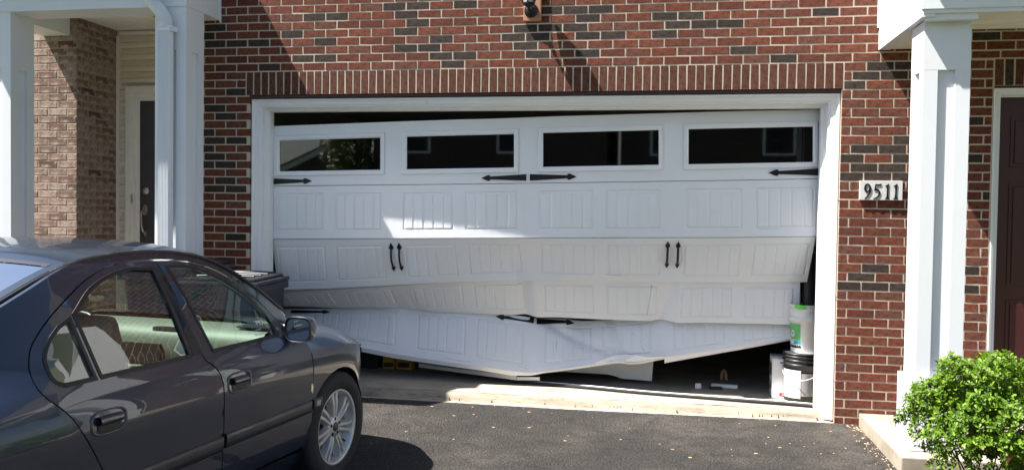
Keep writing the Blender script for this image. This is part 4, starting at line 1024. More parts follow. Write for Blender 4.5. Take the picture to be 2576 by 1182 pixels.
# front fender below the crown line
af = [(.0+.342*math.cos(a), .307+.342*math.sin(a)) for a in np.linspace(-.55, math.pi+.50, 26)]
JZ = .78
def jz(x): return float(np.interp(x, [-.4, .1, .3, .5, .7], [.80, .775, .735, .70, .66]))
fen = [(-.330, jz(-.33))]+[(x, jz(x)) for x in np.linspace(-.25, .26, 10)]+[(.275, .67), (.333, .60), (.334, .45), (.334, .33), (.33, .20)]+af[1:-1]+[(-.292, .16), (-.294, .275), (-.291, .474), (-.291, .679), (-.306, .775)]
fen = [p for i, p in enumerate(fen) if i == 0 or math.dist(p, fen[i-1]) > .004]
ff = side(fen, 'front_fender', 'paint', sides=(-1, 1))
# crown: from the side at jz up and over to the bonnet edge; the nose turns inwards in plan
HB = .62
def nose_w(x): return CW(x, jz(x)) if x < .26 else CW(x, .70)
def zc_h(x): return float(np.interp(x, [-.42, -.2, 0, .2, .4, .6, .72, .76], [.955, .935, .915, .885, .845, .79, .745, .72]))
def hoodz(x, y):
    wo_ = nose_w(x); e = jz(x) if x < .26 else float(np.interp(x, [.26, .5, .76], [jz(.26), .69, .655]))
    return e+(zc_h(x)-e)*max(0, 1-(min(1, abs(y)/max(.02, wo_)))**4.6)
xs_h = list(np.linspace(-.395, .60, 28))+[.64, .68, .71, .735, .752, .762]
for s in (-1, 1):
    m = MB(); rows = []
    for x in [q for q in xs_h if q <= .60]:
        wo_ = nose_w(x); hb = min(HB, wo_*.84)+.004
        a0_ = math.asin(min(1, hb/wo_)); ys = [wo_*math.sin(a0_+(math.pi/2-a0_)*t_) for t_ in np.linspace(0, 1, 14)]
        xo = x if x > -.33 else x
        rows.append([(xo, s*y, hoodz(x, y)) for y in ys])
    m.grid(rows, 0, True, s > 0); cpart(m, 'fender_crown', 'paint', ff[0 if s < 0 else 1])
m = MB(); rows = []
for x in xs_h:
    wo_ = nose_w(x); hb = min(HB, wo_*.84) if x <= .6 else wo_*(.84+.16*min(1, (x-.6)/.10))
    rows.append([(x, y, hoodz(x, y)) for y in np.linspace(-hb, hb, 25)])
m.grid(rows, 0, True); cpart(m, 'bonnet', 'paint')
# nose: bumper ring
m = MB(); rows = []
xb_ = [.337, .36, .4, .45, .5, .55, .6, .64, .68, .71, .735, .75, .758, .7645]
for x, sg_ in [(x, -1) for x in xb_]+[(x, 1) for x in xb_[::-1]]:
    col_ = []
    for z in (.16, .20, .28, .36, .44, .52, .56, .60, .66, .70):
        xm = float(np.interp(z, [.16, .22, .35, .55, .62, .70], [.66, .71, .765, .765, .745, .762]))
        col_.append((.337+(x-.337)*(xm-.337)/(.4275), sg_*max(.0, CW(x, max(z, .22))-(.05 if z < .18 else .0)), z))
    rows.append(col_)
m.grid(rows, 0, True, True); cpart(m, 'front_bumper', 'paint')
# roof, screens
def curve3(P, n): return [Vector(p) for p in smoothpoly(P, n)]
railc = [(-.253, .680, .985), (-.403, .691, 1.067), (-.599, .682, 1.18), (-.756, .655, 1.264), (-.895, .624, 1.316), (-1.088, .598, 1.348), (-1.281, .592, 1.354), (-1.434, .596, 1.348), (-1.626, .606, 1.328), (-1.75, .612, 1.296), (-1.90, .615, 1.24), (-2.2, .622, 1.11), (-2.47, .63, .985)]
cenc = [(-.02, 0, .945), (-.20, 0, 1.05), (-.42, 0, 1.19), (-.62, 0, 1.315), (-.80, 0, 1.370), (-1.08, 0, 1.396), (-1.28, 0, 1.402), (-1.44, 0, 1.398), (-1.66, 0, 1.372), (-1.80, 0, 1.315), (-1.98, 0, 1.245), (-2.3, 0, 1.11), (-2.58, 0, .985)]
rl = curve3(railc, 5); cl = curve3(cenc, 5)
def roofgrid(i0, i1, s1=1.0, dz_=0):
    rows = []
    for i in range(i0, i1+1):
        r_, c_ = rl[i], cl[i]; row = []
        for t_ in np.linspace(-s1, s1, 25):
            row.append((c_.x+(r_.x-c_.x)*t_*t_, t_*r_.y, r_.z+(c_.z-r_.z)*(1-abs(t_)**2.6)+dz_))
        rows.append(row)
    return rows
m = MB().grid(roofgrid(19, 43, .985), 0, True); cpart(m, 'roof', 'paint')
m = MB().grid(roofgrid(0, 19, .93), 0, True); ws_ = cpart(m, 'windscreen', 'carglass')
for t0, t1 in ((-.985, -.925), (.925, .985)):
    m = MB(); m.grid([[(cl[i].x+(rl[i].x-cl[i].x)*t_*t_, t_*rl[i].y, rl[i].z+(cl[i].z-rl[i].z)*(1-abs(t_)**2.6)+.001) for t_ in np.linspace(t0, t1, 3)] for i in range(0, 20)], 0, True)
    cpart(m, 'windscreen_pillar', 'paint')
m = MB().grid(roofgrid(44, 60, .93), 0, True); cpart(m, 'rear_window', 'carglass')
for t0, t1 in ((-.99, -.925), (.925, .99)):
    m = MB(); m.grid([[(cl[i].x+(rl[i].x-cl[i].x)*t_*t_, t_*rl[i].y, rl[i].z+(cl[i].z-rl[i].z)*(1-abs(t_)**2.6)+.001) for t_ in np.linspace(t0, t1, 3)] for i in range(43, 61)], 0, True)
    cpart(m, 'rear_pillar', 'paint')
m = MB().grid([[(cl[i].x+(rl[i].x-cl[i].x)*t_*t_, t_*rl[i].y, rl[i].z+(cl[i].z-rl[i].z)*(1-abs(t_)**2.6)+.003) for t_ in np.linspace(-.93, .93, 21)] for i in (43, 44)], 0, True); cpart(m, 'rear_window_trim', 'trimgrey')
for s in (-1, 1):
    m = MB(); m.tube([(p.x, s*(p.y+.003), p.z-.008) for p in rl], .010, 6); cpart(m, 'roof_ditch_seal', 'blacktrim')
# boot
m = MB(); m.grid([[(x, y*min(1, 1), float(np.interp(x, [-3.3, -3.2, -2.6, -2.45], [.90, .955, .985, .985]))-.06*abs(y/.8)**4) for y in np.linspace(-.76, .76, 17)] for x in (-2.45, -2.7, -3.0, -3.2, -3.3)], 0, True, True)
m.grid([[(-3.3+.02*abs(y), y, z) for z in (.2, .5, .86)] for y in np.linspace(-.84, .84, 9)], 0, True); cpart(m, 'boot_lid', 'paint')
# glass and black frames
def glassset(P, parent, name='side_window'):
    P = dens(P, .04)
    for s, par in ((-1, parent[0]), (1, parent[1])):
        m = MB(); sheet(m, P, lambda x, z: (x, s*(CW(x, z)-.010), z), lambda x, z: (x, s*(CW(x, z)-.014), z), (), .06, 0, True, s > 0, False)
        cpart(m, name, 'carglass', par)
        m = MB(); q = dens(inset(P, .016), .04)
        out = dens(inset(P, -.011), .04)
        sheet(m, out, lambda x, z: (x, s*(CW(x, z)-.0075+.010), z), lambda x, z: (x, s*(CW(x, z)-.004), z), [inset(P, .003)], 0, 0, True, s > 0); cpart(m, 'window_seal', 'blacktrim', par)
glassset(frontglass, fdo_); glassset(rearglass, rdo_); glassset(quarter, rdo_, 'quarter_window')
side([(-1.143, .902), (-1.200, 1.285), (-1.224, 1.285), (-1.205, .902)], 'pillar_cover', 'blacktrim', .0015, step=0)
# body mouldings
for (xa, xb, za, zb_, par) in ((-.31, -1.045, .522, .458, fdo_), (-1.065, -1.76, .515, .448, rdo_), (-.288, -.20, .524, .470, ff)):
    for s, pr_ in ((-1, par[0]), (1, par[1])):
        m = MB(); n = 14; rows = []
        for i in range(n+1):
            x = xa+(xb-xa)*i/n; rows.append([(x, s*(CW(x, z)+o_), z) for z, o_ in ((za+.002, -.002), (za, .007), (za-.008, .011), ((za+zb_)/2, .012), (zb_+.006, .010), (zb_, .006), (zb_-.002, -.002))])
        m.grid(rows, 0, True); cpart(m, 'body_moulding', 'trimgrey', pr_)
for s, pr_ in ((-1, ff[0]), (1, ff[1])):
    m = MB(); m.grid([[(x, s*(CW(x, z)+.0135), z) for z in (.484, .512)] for x in (-.265, -.225)], 0, False); cpart(m, 'side_marker', 'lens', pr_)
# handles
for hx_, par in ((-.948, fdo_), (-1.752, rdo_)):
    for s, pr_ in ((-1, par[0]), (1, par[1])):
        f = lambda x, z, o_: (hx_+x, s*(CW(hx_+x, .744+z)+o_), .744+z)
        E_ = [(.088*math.copysign(abs(math.cos(a))**.6, math.cos(a)), .044*math.copysign(abs(math.sin(a))**.6, math.sin(a))) for a in np.linspace(0, 2*math.pi, 33)[:-1]]
        m = MB(); rows = [[f(x*k_, z*k_, o_) for x, z in E_+E_[:1]] for k_, o_ in ((1.07, .0003), (1.02, .004), (.96, .0045), (.90, .002))]
        m.grid(rows, 0, True); cpart(m, 'handle_surround', 'paint', pr_)
        m = MB(); D_ = [(.060*math.copysign(abs(math.cos(a))**.6, math.cos(a)), -.006+.031*math.copysign(abs(math.sin(a))**.6, math.sin(a))) for a in np.linspace(0, 2*math.pi, 25)[:-1]]
        m.add([f(x, z, .0028) for x, z in D_], [list(range(len(D_)))]); cpart(m, 'handle_recess', 'blacktrim', pr_)
        m = MB(); rows = []
        for i in range(9):
            x = -.056+.112*i/8; rows.append([f(x, z, o_) for z, o_ in ((.026, .004), (.024, .014), (.010, .020), (-.004, .017), (-.007, .006))])
        m.grid(rows, 0, True); cpart(m, 'door_handle', 'paint', pr_)
# mirrors
def mirror_at(s, par):
    mc = Vector((-.455, s*.912, .928))
    hw_, hh = .078, .066
    def se(a, n_=.62): return (math.copysign(abs(math.cos(a))**n_, math.cos(a)), math.copysign(abs(math.sin(a))**n_, math.sin(a)))
    m = MB(); rows = []
    for (dx_, k_) in ((-.035, .93), (-.040, .98), (-.030, 1.0), (0, .99), (.035, .90), (.062, .70), (.075, .40), (.078, .02)):
        rows.append([mc+Vector((dx_, hw_*k_*se(a)[0], hh*k_*se(a)[1])) for a in np.linspace(0, 2*math.pi, 29)])
    m.grid(rows, 0, True); cpart(m, 'mirror_housing', 'paint', par)
    m = MB(); m.grid([[mc+Vector((-.036, hw_*k_*se(a)[0], hh*k_*se(a)[1])) for a in np.linspace(0, 2*math.pi, 29)] for k_ in (.94, .84)], 0, False); cpart(m, 'mirror_rim', 'blacktrim', par)
    m = MB(); m.add([mc+Vector((-.034, hw_*.86*se(a)[0], hh*.86*se(a)[1])) for a in np.linspace(0, 2*math.pi, 29)[:-1]], [list(range(28))]); cpart(m, 'mirror_glass', 'mirror', par)
    m = MB(); m.tube([(-.43, s*.79, .915), (-.435, s*.87, .915)], [.032, .026], 10, flat=.5); cpart(m, 'mirror_arm', 'blackpl', par)
mirror_at(-1, fdo_[0]); mirror_at(1, fdo_[1])
# wheels
def wheel(x, s, name='wheel'):
    e = bpy.data.objects.new(name, MB().lathe([(.205, s*-.075), (.215, s*-.10), (.26, s*-.108), (.300, s*-.10), (.314, s*-.085), (.318, s*-.05), (.318, s*.05), (.30, s*.10), (.21, s*.10)], (0, 0, 0), 56, axis=1).mesh('tyre')); COL.objects.link(e); e.parent = car
    e.data.materials.append(M['tyre']); e.location = (x, s*-.0+s*.78, .307) ; e.location = (x, s*.775, .307); e.scale = (1, -1, 1)
    # local y negative*s faces outwards after the flip
    o_ = s*-.1
    def P_(m, nm, mt): return cpart(m, nm, mt, e)
    m = MB(); m.lathe([(.150, 0), (.192, s*-.03), (.196, s*-.085), (.203, s*-.096), (.213, s*-.099), (.214, s*-.092), (.205, s*-.085)], (0, 0, 0), 56, axis=1); P_(m, 'rim', 'alloy')
    m = MB(); m.lathe([(.0, s*-.02), (.16, s*-.02)], (0, 0, 0), 40, axis=1); P_(m, 'brake_disc', 'disc')
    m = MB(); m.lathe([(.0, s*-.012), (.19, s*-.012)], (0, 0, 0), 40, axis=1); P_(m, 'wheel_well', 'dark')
    for k in range(7):
        a = 2*math.pi*k/7+math.pi/2+.02; m = MB()
        for dd in (-1, 1):
            rows = []
            for r_, hw_, ofs in ((.045, .019, .009), (.08, .0175, .0125), (.13, .0172, .0165), (.17, .019, .021), (.2, .021, .026)):
                y_ = s*-(.088-.012*abs(r_-.12)/.12+(.0 if r_ < .19 else .004))
                c_ = dd*ofs*(1 if r_ > .06 else .9); row = []
                for q_, yy in ((c_-hw_*.9, s*-.045), (c_-hw_*.55, y_+s*.004), (c_-hw_*.4, y_), (c_+hw_*.4, y_), (c_+hw_*.55, y_+s*.004), (c_+hw_*.9, s*-.045)):
                    row.append((r_*math.cos(a)-q_*math.sin(a), yy, r_*math.sin(a)+q_*math.cos(a)))
                rows.append(row)
            m.grid(rows, 0, False)
        P_(m, 'spoke', 'alloy')
    m = MB(); m.lathe([(.0, s*-.084), (.03, s*-.084), (.058, s*-.082), (.066, s*-.07), (.066, s*-.04)], (0, 0, 0), 32, axis=1); P_(m, 'hub', 'alloy')
    m = MB(); m.lathe([(.0, s*-.090), (.024, s*-.090), (.027, s*-.086), (.027, s*-.08)], (0, 0, 0), 24, axis=1); P_(m, 'centre_cap', 'disc')
    for k in range(5):
        a = 2*math.pi*k/5+.3; m = MB(); m.lathe([(.0, s*-.0845), (.0095, s*-.0845), (.0105, s*-.083)], (.046*math.cos(a), 0, .046*math.sin(a)), 10, axis=1); P_(m, 'wheel_bolt', 'dark')
    m = MB(); m.tube([(.155*math.cos(-.7), s*-.06, .155*math.sin(-.7)), (.175*math.cos(-.72), s*-.075, .175*math.sin(-.72))], .006, 6); P_(m, 'valve', 'rubber')
    return e
for x_ in (0, -2.45):
    for s in (-1, 1): wheel(x_, s)
# arch liners and underbody
m = MB()
for x_ in (0, -2.45):
    for s in (-1, 1):
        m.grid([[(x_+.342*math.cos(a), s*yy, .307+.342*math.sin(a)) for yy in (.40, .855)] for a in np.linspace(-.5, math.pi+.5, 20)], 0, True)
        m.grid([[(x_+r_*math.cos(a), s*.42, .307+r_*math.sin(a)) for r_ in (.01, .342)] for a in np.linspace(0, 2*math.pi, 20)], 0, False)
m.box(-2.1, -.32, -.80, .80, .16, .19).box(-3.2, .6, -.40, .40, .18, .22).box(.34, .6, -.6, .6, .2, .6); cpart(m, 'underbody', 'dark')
# interior
m = MB(); m.box(-2.1, .0, -.76, .76, .24, .27)
for s in (-1, 1): m.grid([[(x, s*(CW(x, z)-.055), z) for z in (.27, .5, .7, .86, .895)] for x in np.linspace(-2.0, -.35, 12)], 0, True)
m.box(-2.35, -2.0, -.62, .62, .5, .93); cpart(m, 'cabin_lining', 'seat')
m = MB(); rows = []
for y in np.linspace(-.74, .74, 21):
    k_ = 1-(abs(y)/.95)**3
    rows.append([(-.10*k_-.12, y, .905), (-.26, y, .925+.01*k_), (-.42, y, .925), (-.52, y, .900), (-.565, y, .84), (-.56, y, .72), (-.50, y, .62), (-.40, y, .45)])
m.grid(rows, 0, True); da = cpart(m, 'dashboard', 'dash')
m = MB(); m.box(-.5, -.35, -.74, -.55, .918, .929, 0, .004); m.box(-.30, -.20, -.60, .60, .928, .934, 0, .002); cpart(m, 'demister_vent', 'vent', da)
m = MB(); m.box(-.575, -.56, -.13, .13, .72, .82, 0, .004).box(-.57, -.555, -.66, -.52, .76, .82, 0, .004); cpart(m, 'air_vent', 'vent', da)
m = MB(); m.box(-.62, -.52, -.16, .16, .35, .70, 0, .02); m.box(-1.3, -.60, -.11, .11, .30, .46, 0, .03); cpart(m, 'centre_console', 'dash', da)
m = MB(); xf = Matrix.Translation((-.68, .36, .80)) @ Matrix.Rotation(math.radians(-66), 4, 'Y')
m.add([], [])
ring = [xf @ Vector((.18*math.cos(a), .18*math.sin(a), 0)) for a in np.linspace(0, 2*math.pi, 25)]
m.tube(ring, .015, 8, caps=False); m.tube([xf @ Vector((-.17, 0, 0)), xf @ Vector((0, 0, -.03)), xf @ Vector((.17, 0, 0))], .02, 6); m.tube([xf @ Vector((0, 0, -.02)), xf @ Vector((0, 0, -.2))], .03, 8); cpart(m, 'steering_wheel', 'blackpl')
def soft(m, x0, x1, y0, y1, z0, z1, xf=None, b=.045): return m.box(x0, x1, y0, y1, z0, z1, 0, b, xf)
for s in (-1, 1):
    m = MB(); xf = Matrix.Translation((-1.28, 0, .50)) @ Matrix.Rotation(math.radians(-17), 4, 'Y')
    soft(m, -1.30, -.80, s*.37-.24, s*.37+.24, .36, .50); soft(m, -.07, .07, s*.37-.235, s*.37+.235, -.02, .60, xf); q_ = cpart(m, 'front_seat', 'seat')
    for v_ in q_.data.polygons: v_.use_smooth = True
    m = MB(); soft(m, -.05, .05, s*.37-.13, s*.37+.13, .63, .80, xf, .04); m.tube([xf @ Vector((0, s*.37-.05, .58)), xf @ Vector((0, s*.37-.05, .66))], .007, 6).tube([xf @ Vector((0, s*.37+.05, .58)), xf @ Vector((0, s*.37+.05, .66))], .007, 6)
    cpart(m, 'headrest', 'seat', q_)
m = MB(); xf = Matrix.Translation((-1.98, 0, .48)) @ Matrix.Rotation(math.radians(-22), 4, 'Y'); soft(m, -2.0, -1.55, -.66, .66, .36, .49); soft(m, -.08, .06, -.66, .66, -.02, .50, xf)
for y in (-.36, .36): soft(m, -.04, .05, y-.12, y+.12, .49, .62, xf, .03)
cpart(m, 'rear_seat', 'seat')
m = MB(); m.box(-.63, -.605, -.13, .13, 1.20, 1.265, 0, .012).tube([(-.61, 0, 1.26), (-.58, 0, 1.31)], .01, 6); cpart(m, 'rear_view_mirror', 'blackpl')
# sticker on the front side window
for i, (zz, sz, tx) in enumerate(((.972, .040, '9y 1P93'), (.945, .014, 'Economy'), (.922, .014, 'ENGINEERING'))):
    p_ = Vector((-.665, -(CW(-.665, zz)-.0085), zz))
    text(tx, sz, None, 'label', CM @ Matrix.Translation(p_) @ Matrix.Rotation(math.radians(-27), 4, 'X') @ Matrix.Rotation(math.pi/2, 4, 'X'), 'window_sticker', .0002).parent = None
for o_ in [o_ for o_ in COL.objects if o_.name.startswith('window_sticker')]:
    o_.parent = fdo_[0]; o_.matrix_parent_inverse = CM.inverted()
# ================================================================== WHEELED BINS
def bin_(px0, loc, rz, label, sc_=1.0):
    t = thing('wheeled_bin', label, 'bin', loc, rz, 'bins standing by the garage')
    def P_(m, nm, mt):
        me = m.mesh(nm); o = bpy.data.objects.new(nm, me); COL.objects.link(o); o.parent = t; me.materials.append(M[mt]); return o
    m = MB(); rows = []
    for z, wx, wy0, wy1 in ((.0, .21, -.24, .22), (.06, .22, -.25, .23), (.62, .265, -.32, .27), (.66, .275, -.335, .28), (.84, .285, -.345, .29), (.86, .285, -.345, .29)):
        c_ = .04; rows.append([(x_, y_, z*sc_) for x_, y_ in ((-wx+c_, wy0), (wx-c_, wy0), (wx, wy0+c_), (wx, wy1-c_), (wx-c_, wy1), (-wx+c_, wy1), (-wx, wy1-c_), (-wx, wy0+c_), (-wx+c_, wy0))])
    m.grid(rows, 0, False); P_(m, 'bin_body', 'bluepl')
    m = MB(); m.box(-.305, .305, -.375, .30, .86*sc_, .915*sc_, 0, .008); P_(m, 'rim', 'bluepl')
    m = MB(); m.box(-.31, .31, -.385, .31, .918*sc_, .945*sc_, 0, .010); rows = []
    m.box(-.27, .27, -.34, .27, .945*sc_, .968*sc_, 0, .010)
    for y_ in (-.22, -.08, .06, .2): m.tube([(-.22, y_, .970*sc_), (0, y_, .978*sc_), (.22, y_, .970*sc_)], .014, 8)
    P_(m, 'lid', 'lidpl')
    m = MB(); m.tube([(-.25, .34, .93*sc_), (.25, .34, .93*sc_)], .016, 8); P_(m, 'handle_bar', 'bluepl')
    for s in (-1, 1):
        m = MB(); m.lathe([(.0, -.02), (.10, -.02), (.11, 0), (.10, .02), (.0, .02)], (s*.235, .24, .11), 20, axis=0); P_(m, 'bin_wheel', 'rubber')
    return t
bin_(0, (-3.24, -.60, 0), math.radians(6), 'navy wheeled bin with a dark ribbed lid between the car and garage door', 1.065)
bin_(0, (-3.78, -.50, 0), math.radians(2), 'navy wheeled bin half hidden behind the car roof by the brick pier', 1.155)

# ================================================================== PLANTING
def leaf(m, p, d, n, L, W_, curl=.25):
    """obovate leaf: base p, direction d, face normal n"""
    s = d.cross(n).normalized()
    f = lambda a, b, c_: p+d*(a*L)+s*(b*W_)+n*(c_*L)
    vs = [f(0, 0, 0), f(.35, -.28, .02), f(.35, .28, .02), f(.72, -.5, .05-curl*.2), f(.72, .5, .05-curl*.2), f(.95, -.27, -.0-curl*.4), f(.95, .27, -.0-curl*.4), f(.5, 0, -.07), f(1.02, 0, -.04-curl*.45)]
    m.add(vs, [[0, 7, 1], [0, 2, 7], [1, 7, 8, 3], [7, 2, 4, 8], [3, 8, 5], [8, 4, 6]], 0, True)
q = random.Random(11)
bc_ = at(2492, 1040, -1.72); bc_.z = .435
bush = thing('garden_bush', 'bright green rounded bush with small glossy leaves at the right column', 'bush', (bc_.x, bc_.y, -.01))
m = MB(); LB_ = []
def shell(dv):   # lumpy radius by direction
    return 1+.13*math.sin(3.1*dv.x*2+1)*math.cos(2.7*dv.z*2)+.10*math.sin(5.2*dv.y+4*dv.z)+.07*math.sin(9*dv.x+7*dv.z)+.05*math.sin(17*dv.x-13*dv.z+3)
BR = Vector((.395, .37, .372))
for i in range(4500):
    dv = Vector((q.gauss(0, 1), q.gauss(0, 1), q.gauss(0, 1))).normalized()
    if dv.z < -.75: continue
    k_ = shell(dv)*(1-abs(q.gauss(0, .13)) if i % 4 else q.uniform(.45, .9))
    p = bc_+Vector((dv.x*BR.x*k_, dv.y*BR.y*k_, dv.z*BR.z*k_))
    if dv.x < -.1 and dv.z < -.15 and q.random() < .75: continue        # sparse lower left
    if p.z < .03: continue
    if math.sin(13*dv.x+2)*math.sin(11*dv.z+1)+.5*math.sin(19*dv.y) > .95: continue
    if i % 70 == 0: p += dv*q.uniform(.02, .06)
    up = (dv+Vector((0, 0, .55))+Vector((q.uniform(-.5, .5), q.uniform(-.5, .5), q.uniform(-.3, .5)))).normalized()
    t1_ = up.orthogonal().normalized(); t2_ = up.cross(t1_)
    nl = q.randint(5, 8); ph = q.random()*6
    for j in range(nl):
        a = ph+2.4*j; el_ = q.uniform(.25, 1.0)
        d_ = (t1_*math.cos(a)+t2_*math.sin(a))*math.cos(el_)+up*math.sin(el_)
        n_ = (up-d_*up.dot(d_)).normalized(); L = q.uniform(.019, .032)
        leaf(m, p+up*(.004*j-.01), d_, n_, L, L*.52, q.uniform(-.1, .5))
tag(m.build('foliage', 'leaf', bush), kind='stuff')
for i in range(13):
    m = MB(); b0 = Vector((bc_.x-.03+q.uniform(-.06, .06), bc_.y-.05+q.uniform(-.06, .06), -.02)); a = q.uniform(0, 6.28)
    if i < 5: a = math.pi+q.uniform(-.6, .5)
    e_ = bc_+Vector((math.cos(a)*q.uniform(.12, .3), math.sin(a)*q.uniform(.1, .28)-(.08 if i < 5 else 0), q.uniform(-.12, .1)))
    m.tube(smoothpoly([tuple(b0), tuple(b0.lerp(e_, .45)+Vector((q.uniform(-.03, .03), 0, -.02))), tuple(e_)], 4), [.0055, .005, .005, .004, .004, .004, .003, .003, .002], 6); m.build('branch', 'twig', bush)
# small plants in the bed
def hosta(px, py, Y, label, n, L, mat):
    p = at(px, py, Y); p.z = -.01; t = thing('bedding_plant', label, 'plant', p); 
    for i in range(n):
        a = q.uniform(0, 6.28); el_ = q.uniform(.5, 1.2); d_ = Vector((math.cos(a)*math.cos(el_), math.sin(a)*math.cos(el_), math.sin(el_)))
        n_ = (Vector((0, 0, 1))-d_*d_.z).normalized(); m = MB(); leaf(m, p+Vector((0, 0, q.uniform(.0, .05))), d_, n_, L*q.uniform(.7, 1.1), L*.42, .4); m.build('leaf', mat, t)
    return p, t
hosta(2566, 1178, -2.0, 'blue green leafy plant at the lower right corner', 9, .16, 'hosta')
p, t = hosta(2500, 1182, -2.05, 'low green plant with long leaves under the bush', 7, .13, 'leaf')
p = at(2534, 1178, -2.05); b0 = Vector((p.x, p.y, -.01)); t = thing('flower_bud', 'pink tulip-like bud on a short stem in the mulch', 'flower', b0)
hz_ = at(2534, 1165, -2.05).z
m = MB(); m.tube([b0, Vector((p.x, p.y, hz_))], .006, 8); m.build('stem', 'leaf', t)
for k in range(4):
    a = k*math.pi/2+.4; d_ = Vector((math.cos(a)*.45, math.sin(a)*.45, .85)).normalized(); n_ = (Vector((-math.cos(a), -math.sin(a), 0))+d_*.3).normalized(); m = MB(); leaf(m, Vector((p.x, p.y, hz_)), d_, n_, .05, .028, .1); m.build('petal', 'bud', t)
# mulch chips
m = MB()
for i in range(900):
    x_, y_ = q.uniform(1.46, 3.2), q.uniform(-2.6, -1.19); a = q.uniform(0, 3.14); L, W_ = q.uniform(.01, .035), q.uniform(.004, .01); h_ = q.uniform(.003, .009)
    xf = Matrix.Translation((x_, y_, -.012+q.uniform(0, .02))) @ Matrix.Rotation(a, 4, 'Z') @ Matrix.Rotation(q.uniform(-.5, .5), 4, 'Y')
    vs = [xf @ Vector(v_) for v_ in ((-L, -W_, 0), (L, -W_*.6, 0), (L*.9, W_, 0), (-L*.8, W_*.7, 0), (0, 0, h_))]; m.add(vs, [[0, 1, 4], [1, 2, 4], [2, 3, 4], [3, 0, 4]])
tag(m.build('mulch_chips', 'mulch'), 'brown shredded bark mulch in the garden bed', 'mulch', kind='stuff')
# seed husks scattered on the driveway
m = MB()
def husk(x_, y_, L, z=.001):
    a = q.uniform(0, 6.28); W_ = L*q.uniform(.25, .6); xf = Matrix.Translation((x_, y_, z)) @ Matrix.Rotation(a, 4, 'Z') @ Matrix.Rotation(q.uniform(-.25, .25), 4, 'X')
    ring = [xf @ Vector((L*math.cos(g)*(1+.2*math.sin(3*g)), W_*math.sin(g), 0)) for g in np.linspace(0, 2*math.pi, 8)[:-1]]
    m.add(ring+[xf @ Vector((0, 0, L*.35))], [[i, (i+1) % 7, 7] for i in range(7)], 0, True)
for i in range(75):
    x_ = q.uniform(-1.9, 1.42); y_ = -abs(q.gauss(0, .75))-.03; husk(x_, y_, q.choice((.003, .004, .005, .006, .009)))
for i in range(150):
    y_ = q.uniform(-2.2, -.05); husk(1.425-abs(q.gauss(0, .05)), y_, q.choice((.004, .006, .009, .012)))
for px, py in ((1140, 1045), (1330, 1075), (1240, 1074), (1330, 1036), (1900, 1140), (1690, 1130), (1560, 1105), (1735, 1150), (1960, 1125), (1020, 1085), (1085, 1022), (1420, 1108)):
    p = atz(px, py); husk(p.x, p.y, .010); husk(p.x+.010, p.y+.003, .008)
for i in range(25): husk(q.uniform(-1.8, 1.2), q.uniform(.0, .06), .005, .003)
tag(m.build('seed_husks', 'debris'), 'tan seed husks and leaf crumbs scattered over the asphalt', 'debris', kind='stuff')
m = MB()
for i in range(45):
    x_, y_ = q.uniform(-2.2, 1.2), .065+q.gauss(0, .02); r_ = q.uniform(.002, .005)
    m.add([(x_-r_, y_-r_, .0+.0), (x_+r_, y_-r_*.6, .0), (x_+r_*.5, y_+r_, .02), (x_-r_, y_+r_, .018), (x_, y_, .02+r_*1.4)], [[0, 1, 4], [1, 2, 4], [2, 3, 4], [3, 0, 4]])
tag(m.build('dirt_crumbs', 'mulch'), 'dark crumbs of dirt along the concrete lip', 'dirt', kind='stuff')
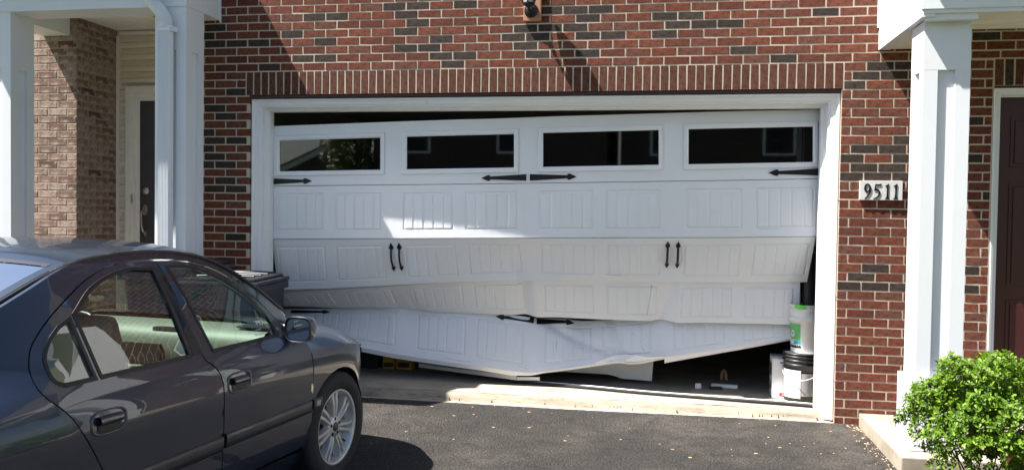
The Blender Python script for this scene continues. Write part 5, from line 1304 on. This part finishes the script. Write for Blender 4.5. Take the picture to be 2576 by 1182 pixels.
# ================================================================== ACROSS THE STREET (seen in the window panes and the paint)
def house(name, label, x0, x1, y0, y1, ze, zr, mat, wins=True):
    t = thing(name, label, 'house', ((x0+x1)/2, (y0+y1)/2, 0)); xm = (x0+x1)/2
    m = MB(); m.box(x0, x1, y0, y1, 0, ze); m.add([(x0, y1, ze), (x1, y1, ze), (xm, y1, zr), (x0, y0, ze), (x1, y0, ze), (xm, y0, zr)], [[0, 1, 2], [5, 4, 3]]); m.build('wall', mat, t)
    m = MB(); o = .45
    for s, xe_ in ((-1, x0), (1, x1)):
        sl_ = (zr-ze)/(xm-x0); vs = [(xe_+s*o, y1+o, ze-o*sl_), (xm, y1+o, zr), (xm, y0-o, zr), (xe_+s*o, y0-o, ze-o*sl_)]; m.add(vs+[(a, b, c_+.15) for a, b, c_ in vs], [[0, 1, 2, 3], [4, 5, 6, 7], [0, 1, 5, 4], [2, 3, 7, 6], [3, 0, 4, 7]])
    m.build('roof', 'roofing', t)
    for s, xe_ in ((-1, x0), (1, x1)):
        sl_ = (zr-ze)/(xm-x0); a = Vector((xe_+s*o, y1+o+.01, ze-o*sl_)); b = Vector((xm, y1+o+.01, zr)); u = Vector((0, 0, .28)); k_ = Vector((0, .03, 0))
        MB().add([a, b, b-u, a-u, a+k_, b+k_, b-u+k_, a-u+k_], [[0, 1, 2, 3], [4, 5, 6, 7], [0, 1, 5, 4], [3, 2, 6, 7]]).build('rake_board', 'trim', t)
    if wins:
        nw = int((x1-x0)/3.2)
        for i in range(nw):
            for zz in ((1.0, 2.5), (3.9, 5.3)):
                if zz[1] > ze-.2: continue
                xc = x0+(i+.5)*(x1-x0)/nw
                f_ = MB().box(xc-.62, xc+.62, y1, y1+.06, zz[0]-.1, zz[1]+.1).build('window', 'trim', t); MB().box(xc-.5, xc+.5, y1+.061, y1+.07, zz[0], zz[1]).build('pane', 'ink', f_)
    return t
house('brick_house', 'dark brick gabled house across the street behind the camera', -11.0, -2.0, -36, -26, 6.2, 10.0, 'farbrick')
house('brick_house', 'second dark brick house across the street further right', -1.5, 9.0, -37, -27, 6.2, 10.4, 'farbrick')
house('grey_house', 'low dark gabled house far across the street on the left', -21.5, -13.0, -46, -36, 3.0, 4.9, 'roofing', False)
def tree(x_, y_, h_, r_, label, n=2600):
    t = thing('leafy_tree', label, 'tree', (x_, y_, 0)); m = MB()
    m.tube([(x_, y_, 0), (x_+.1, y_, h_*.35), (x_, y_+.1, h_*.8)], [.16, .12, .04], 8)
    for i in range(9): a = q.uniform(0, 6.28); m.tube([(x_, y_, h_*q.uniform(.25, .6)), (x_+math.cos(a)*r_*.7, y_+math.sin(a)*r_*.7, h_*q.uniform(.6, .95))], [.05, .015], 5)
    m.build('trunk', 'twig', t); m = MB()
    for i in range(n):
        dv = Vector((q.gauss(0, 1), q.gauss(0, 1), q.gauss(0, 1))).normalized(); k_ = q.uniform(.35, 1)**.5*(1+.2*math.sin(5*dv.x+3*dv.z)+.15*math.sin(9*dv.y))
        p = Vector((x_+dv.x*r_*k_, y_+dv.y*r_*k_, h_*.62+dv.z*h_*.40*k_)); d_ = Vector((q.gauss(0, 1), q.gauss(0, 1), q.gauss(0, .6))).normalized(); n_ = d_.orthogonal()
        L = q.uniform(.15, .32); s_ = d_.cross(n_); m.add([p, p+d_*L*.5+s_*L*.3, p+d_*L, p+d_*L*.5-s_*L*.3], [[0, 1, 2, 3]])
    tag(m.build('crown', 'leafdark', t), kind='stuff')
tree(-12.0, -25.5, 7.0, 1.15, 'bushy green tree across the street left of the brick house')
tree(-24.5, -30, 6.5, 2.2, 'second green tree across the street far left')
tree(13, -24, 8, 2.6, 'green tree across the street right of the brick houses')
